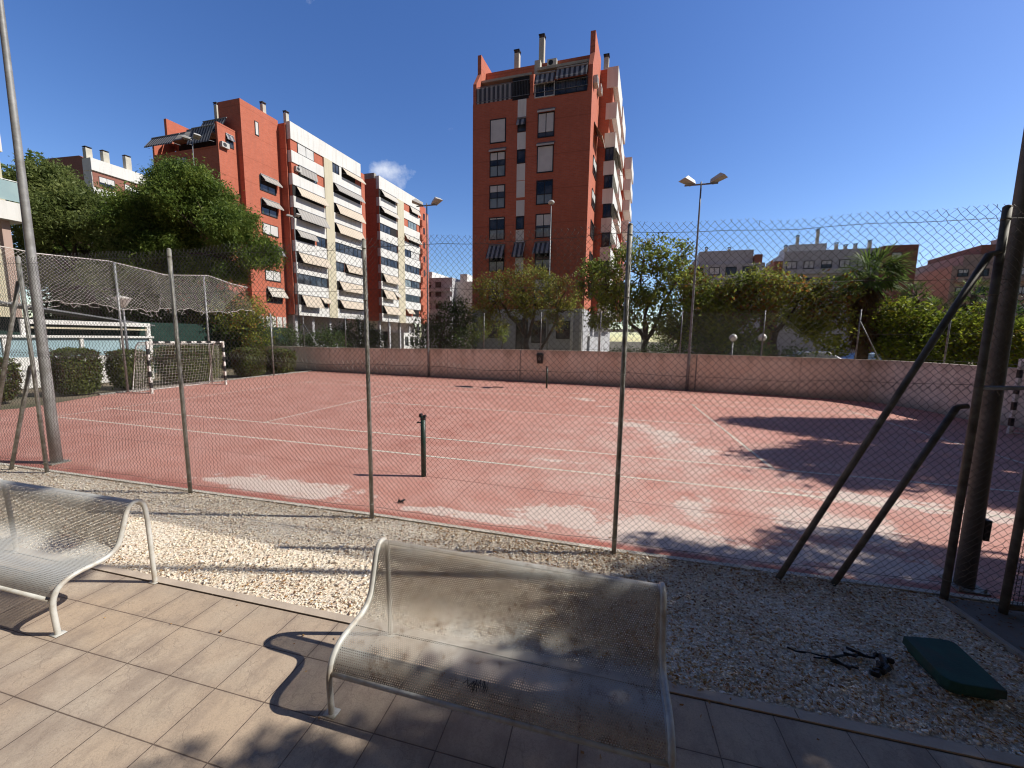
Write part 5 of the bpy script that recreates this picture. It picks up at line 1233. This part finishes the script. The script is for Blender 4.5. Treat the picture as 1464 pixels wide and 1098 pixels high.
# trees behind the far wall
tree('mimosa_tree', 'flat topped olive and brown mimosa in front of the tower', (-2.9, 15, 0), [((0, 0, 0), (-.25, 0, 2.6), .26, .2), ((-.25, 0, 2.5), (-2.6, .2, 5.4), .15, .07), ((-.25, 0, 2.5), (.5, -.2, 5.0), .15, .08), ((-.2, 0, 2.4), (-.6, .3, 6), .13, .07), ((.5, 0, 0), (1.9, .2, 4.6), .16, .07)],
     L((-2.8, 0, 6.3, 2.0, 1.6, 1.0), (-.4, 0, 7.0, 2.2, 1.8, 1.0), (1.9, .1, 6.2, 1.9, 1.6, 1.0), (-3.6, .1, 5.0, 1.3, 1.3, .8), (0.2, -.5, 5.2, 1.8, 1.2, .8), (2.8, 0, 5.0, 1.2, 1.2, .7), (-1.6, -.3, 5.4, 1.6, 1.2, .8), (-2.6, .1, 3.9, 1.5, .9, .8), (1.4, 0, 3.9, 1.5, .9, .7), (-.6, 0, 4.4, 1.2, .9, .6)),
     'leaf_mimosa', 340, 44, .19, .18, 41, 'trees behind the far wall', shell=.25, aspect=.4)
tree('mimosa_tree', 'open crowned green tree overlapping the lit side of the tower', (5.0, 13, 0), [((0, 0, 0), (.1, 0, 2.6), .22, .17), ((.1, 0, 2.5), (-2.2, 0, 5.6), .13, .06), ((.1, 0, 2.5), (-.4, .2, 6.6), .13, .06), ((.1, 0, 2.5), (1.6, -.1, 6.2), .12, .05)],
     L((-2.6, 0, 6.1, 1.9, 1.4, 1.4), (-.9, .1, 7.7, 1.7, 1.4, 1.3), (1.0, 0, 7.6, 1.5, 1.3, 1.4), (2.1, 0, 6.0, 1.4, 1.3, 1.5), (-.3, -.2, 5.4, 2.0, 1.3, 1.2), (-2.4, 0, 4.2, 1.4, 1.1, 1.2), (.6, 0, 4.0, 2.2, 1.2, 1.2), (-3.4, .2, 6.9, .9, .9, .7)),
     'leaf_green', 340, 42, .21, .21, 42, 'trees behind the far wall', shell=.25, aspect=.5)
tree('mimosa_tree', 'yellowish bush like tree in front of the grey stepped building', (8.7, 12.6, 0), [((0, 0, 0), (0, 0, 2.6), .15, .1), ((0, 0, 2.2), (1, 0, 4.4), .08, .04)],
     L((-.6, 0, 4.9, 1.6, 1.2, 1.3), (.8, .2, 4.3, 1.7, 1.2, 1.3), (1.6, .1, 5.6, 1.0, .9, .8), (-1.4, 0, 3.3, 1.5, 1.1, 1.0), (0, -.2, 2.9, 1.9, 1.1, .9), (-1.1, .2, 6.0, .9, .8, .6)), 'leaf_green', 280, 42, .22, .21, 43, 'trees behind the far wall', shell=.3, aspect=.5)
tree('mimosa_tree', 'orange tinged tree with a dark trunk near the globe lamps', (12.1, 12.4, 0), [((0, 0, 0), (-.1, 0, 3.2), .2, .15), ((-.1, 0, 3), (-1.6, 0, 5.2), .1, .05), ((-.1, 0, 3), (1.2, .2, 5), .1, .05)],
     L((-.6, 0, 5.6, 1.5, 1.3, 1.1), (.9, .1, 5.2, 1.5, 1.3, 1.1), (-1.8, 0, 4.5, 1.3, 1.1, 1.0), (1.7, 0, 4.0, 1.4, 1.1, 1.1), (.1, -.2, 4.1, 1.6, 1.1, .9), (-.9, .1, 6.5, .7, .7, .5), (2.6, .1, 5.2, 1.2, 1, 1), (2.6, 0, 3.2, 1.4, 1, 1.2), (-2.9, .2, 5.2, 1.2, 1, 1)), 'leaf_autumn', 300, 42, .21, .2, 44, 'trees behind the far wall', shell=.25, aspect=.5)
tree('shrub', 'bright yellow green shrub mass along the right of the far wall', (19.0, 12.6, 0), [((0, 0, 0), (0, 0, 2.4), .12, .08)],
     L((-.9, 0, 3.5, 1.2, 1.1, 1.3), (-1.3, -.4, 2.5, 1.2, 1.0, 1.1), (.6, 0, 3.0, 1.5, 1.1, 1.3), (2.0, .2, 3.2, 1.5, 1.1, 1.4), (-.2, -.4, 2.1, 2.0, 1.0, 1.0), (3.2, .2, 2.6, 1.5, 1.1, 1.6), (-1.8, .2, 4.0, 1.0, .9, 1.0), (4.6, .3, 2.6, 1.4, 1, 1.5)), 'leaf_yellow', 700, 34, .2, .18, 45, 'shrubs behind the far wall', shell=.4, aspect=.55, cat='shrub')
tree('shrub', 'dark shrub in shade between the yellow green shrub and the thick pole', (24.5, 16, 0), [((0, 0, 0), (0, 0, 2.4), .12, .08)], L((0, 0, 3.0, 2.6, 1.3, 2.2), (4, 0, 3.2, 3, 1.5, 2.6), (8, 0, 3.4, 3, 1.5, 2.6)), 'leaf_dark', 420, 30, .3, .2, 46, 'shrubs behind the far wall', shell=.4, cat='shrub')
tree('shrub', 'long low dark green hedge right behind the far wall under the trees', (8.8, 10.9, 0), [((0, 0, 0), (0, 0, 1.4), .08, .05)], L((-3.4, 0, 1.4, 1.6, .7, 1.2), (-1.2, 0, 1.5, 1.6, .7, 1.15), (1.2, -.1, 1.4, 1.6, .7, 1.15), (3.4, -.3, 1.3, 1.5, .7, 1.1), (-5.2, .2, 1.2, 1.1, .6, .9)), 'leaf_dark', 420, 32, .16, .13, 47, 'shrubs behind the far wall', shell=.4, cat='shrub')
tree('shrub', 'green leafy shrubs below the autumn tree', (9.9, 12.0, 0), [((0, 0, 0), (0, 0, 1.4), .08, .05)], L((-1.0, 0, 2.7, 1.3, .8, .9), (.9, .2, 2.6, 1.2, .8, .8), (-3.2, 0, 2.9, 1.4, .8, 1.0)), 'leaf_green', 190, 30, .18, .2, 48, 'shrubs behind the far wall', shell=.4, cat='shrub', aspect=.35)
tree('shrub', 'dark trees filling the gap left of the tower', (-12.6, 20, 0), [((0, 0, 0), (0, 0, 2.4), .2, .1)], L((-1.4, 0, 2.6, 1.8, 1.4, 2.2), (.6, .3, 3.3, 1.6, 1.4, 2.6), (1.9, .3, 4.2, 1.2, 1.2, 2.2), (2.2, 0, 2.2, 1.4, 1.2, 1.8)), 'leaf_dark', 380, 30, .3, .2, 49, 'shrubs behind the far wall', shell=.35, cat='shrub')
tree('shrub', 'round dark bush before the gap between the two slabs', (-21.6, 20, 0), [((0, 0, 0), (0, 0, 2.4), .15, .1)], L((0, 0, 2.6, 1.9, 1.4, 1.9), (-2.4, 0, 2.2, 1.5, 1.2, 1.4), (1.8, .3, 2.0, 1.2, 1, 1.3)), 'leaf_dark', 260, 30, .28, .2, 50, 'shrubs behind the far wall', shell=.45, cat='shrub')
tree('shrub', 'dark bushes at the foot of the red gable behind the rope net', (-23.5, 13.2, 0), [((0, 0, 0), (0, 0, 1.4), .1, .06)], L((0, 0, 1.9, 2.6, .9, 1.4), (3.6, .3, 1.9, 2.2, .9, 1.35), (-3.5, -.2, 2.1, 2.4, .9, 1.6)), 'leaf_dark', 300, 32, .24, .18, 51, 'shrubs behind the far wall', shell=.4, cat='shrub')
tree('shrub', 'young saplings with thin stems against the white base of the tower', (-7.3, 17, 0), [((0, 0, 0), (0, 0, 3.5), .05, .02), ((1.6, 0, 0), (1.6, 0, 3.2), .05, .02), ((-.9, 0, 0), (-.9, 0, 2.6), .05, .02)], L((0, 0, 3.4, .7, .6, 1.0), (1.6, 0, 3.1, .6, .5, .9), (-.9, 0, 2.7, .7, .5, .9)), 'leaf_green', 70, 26, .18, .14, 52, 'shrubs behind the far wall', shell=.2, cat='shrub')

# trees standing outside the view on the right, which throw the shade on court, gravel and bench
KX, KY = Sdir.x / Sdir.z, Sdir.y / Sdir.z
def inside(p, ring):
    c = False; j = len(ring) - 1
    for i in range(len(ring)):
        (xi, yi), (xj, yj) = ring[i], ring[j]
        if (yi > p[1]) != (yj > p[1]) and p[0] < (xj - xi) * (p[1] - yi) / (yj - yi) + xi: c = not c
        j = i
    return c
def shade_tree(label, trunk, ring, gaps, hmin, hspan, nclump, per, sig, lsize, seed, leafm):
    rng = np.random.default_rng(seed); R_ = np.array(ring); lo, hi = R_.min(0), R_.max(0); C = []
    ng = rng.uniform(0, 100, 6)
    while len(C) < nclump:
        x, y = rng.uniform(lo, hi)
        if not inside((x, y), ring): continue
        if any(((x - a) / rx) ** 2 + ((y - b) / ry) ** 2 < rng.uniform(.8, 1.3) for a, b, rx, ry in gaps): continue
        need = (y + 12.58 - 1.28 * (x - 3.42)) / (1.28 * KX - KY) + .75
        h = max(hmin, need) + rng.uniform(0, 1) * hspan
        C.append((x + KX * h, y + KY * h, h))
    C = np.array(C); P = (C[:, None, :] + rng.normal(size=(len(C), per, 3)) * sig).reshape(-1, 3)
    bad = (P[:, 1] + 12.58) > 1.28 * (P[:, 0] - 3.42) - .25
    P = P[~(bad & (P[:, 2] < 2.5 + .62 * np.hypot(P[:, 0] - 3.42, P[:, 1] + 12.58)))]
    t = thing('shade_tree', label, 'tree', (trunk[0], trunk[1], 0), 0, 'trees beside the gate')
    V, F = leaf_arrays(P, lsize, rng, .45, .3); np_mesh('crown', V - np.array([trunk[0], trunk[1], 0]), F, M[leafm], t)
    mb = MB(); top = C.mean(0) - np.array([trunk[0], trunk[1], 0]); top[2] -= 2.0; limbs(mb, (0, 0, 0), tuple(top), .24, .15, rng, .1)
    for q in rng.choice(len(C), 16): limbs(mb, tuple(top), tuple(C[q] - np.array([trunk[0], trunk[1], 0])), .08, .015, rng, .2, 6, 5)
    mb.build('trunk', M['bark'], t, smooth=True); return t
shade_tree('tall leafy tree outside the court by its right side', (18.5, 1.0), [(6.9, 1.1), (8.6, 1.9), (12.9, 3.1), (16.5, 3.3), (19, 0), (19, -5.5), (12, -5.6), (9.7, -4.9), (9.0, -3.9), (7.8, -4.7), (7.1, -4.4), (6.4, -3.0), (7.6, -2.2), (8.7, -.7), (8.3, -.1), (7, .5)],
           [(9.2, -1.0, .9, .3), (10.8, -1.7, .8, .22), (11.5, -2.9, .5, .15), (9.4, -3.2, .5, .14), (12.5, -.2, .9, .2), (13.5, -3.3, .9, .2)], 8.0, 2.5, 2600, 26, .2, .24, 61, 'leaf_green')
shade_tree('leafy tree shading the gravel beside the gate', (11.5, -8.6), [(3.3, -7.75), (4.0, -7.6), (4.6, -7.75), (5.3, -7.3), (5.6, -6.9), (6.5, -6.7), (7.6, -6.9), (8.6, -7.2), (10, -8), (9, -8.6), (7, -8.3), (5, -8.2), (4.2, -8.05)], [(5.0, -7.6, .3, .12), (6.3, -7.3, .35, .12), (5.7, -7.85, .3, .1)], 5.5, 1.6, 480, 22, .12, .13, 62, 'leaf_green')
shade_tree('leafy tree standing over the paving to the right of the rusty bench', (11.0, -10.2), [(.75, -11.7), (1.25, -11.3), (1.75, -11.0), (2.2, -10.72), (2.5, -10.35), (2.75, -9.9), (3.15, -9.2), (3.5, -8.75), (3.9, -8.4), (4.3, -8.2), (6, -8.0), (10, -7.6), (12, -9), (12, -15), (.3, -15), (.55, -12.2)],
           [(4.62, -8.76, .42, .13), (4.15, -8.55, .25, .07), (2.05, -10.9, .16, .12), (2.9, -10.05, .5, .16), (3.3, -10.35, .22, .12), (2.62, -10.61, .15, .08), (1.99, -10.64, .25, .08), (2.4, -10.52, .16, .06), (2.2, -10.31, .7, .06), (4.35, -9.0, .22, .06), (1.5, -11.6, .25, .15), (4.4, -10.35, .2, .1)], 5.4, 2.2, 6500, 24, .15, .15, 63, 'leaf_green')

# unseen additions behind the camera that hold back part of the sky light: one more tree and a brick block
tree('shade_tree', 'broad dark tree added out of view behind the camera to block sky light', (4.0, -19.5, 0), [((0, 0, 0), (0, 0, 4.2), .3, .22)],
     L((0, 0, 7.5, 4.5, 3.5, 3.0), (7, 1.2, 7.0, 4.5, 3.2, 3.0), (-7, .5, 7.0, 4.5, 3.2, 3.0), (3, 2.5, 9.0, 5, 3.2, 2.5), (-4, 2.5, 9.0, 5, 3.2, 2.5), (11, 3.5, 7, 3.5, 3, 3), (-1.5, 7.2, 9.6, 3.5, 1.8, 1.2), (3.5, 7.4, 9.4, 3.8, 1.9, 1.3), (8, 6.5, 9, 3.5, 2.2, 1.6)), 'leaf_dark', 2400, 30, .45, .45, 71, 'trees beside the gate')
B = Bld('apartment_block', 'plain brick block added out of view behind the camera to block sky light', (-45, -34), d=(0, 1))
B.boxes('wall', 'brick', [(0, 95, -12, 0, 0, 27)]); B.boxes('roof', 'slab', [(-.2, 95.2, -12.2, .2, 27.003, 27.6)])
for z in range(2, 26, 3):
    mb = MB(); mb.box((.5, .003, z), (94.5, .9, z + 1.1), 0, B.T); mb.build('balcony_band', M['cream'], B.root)
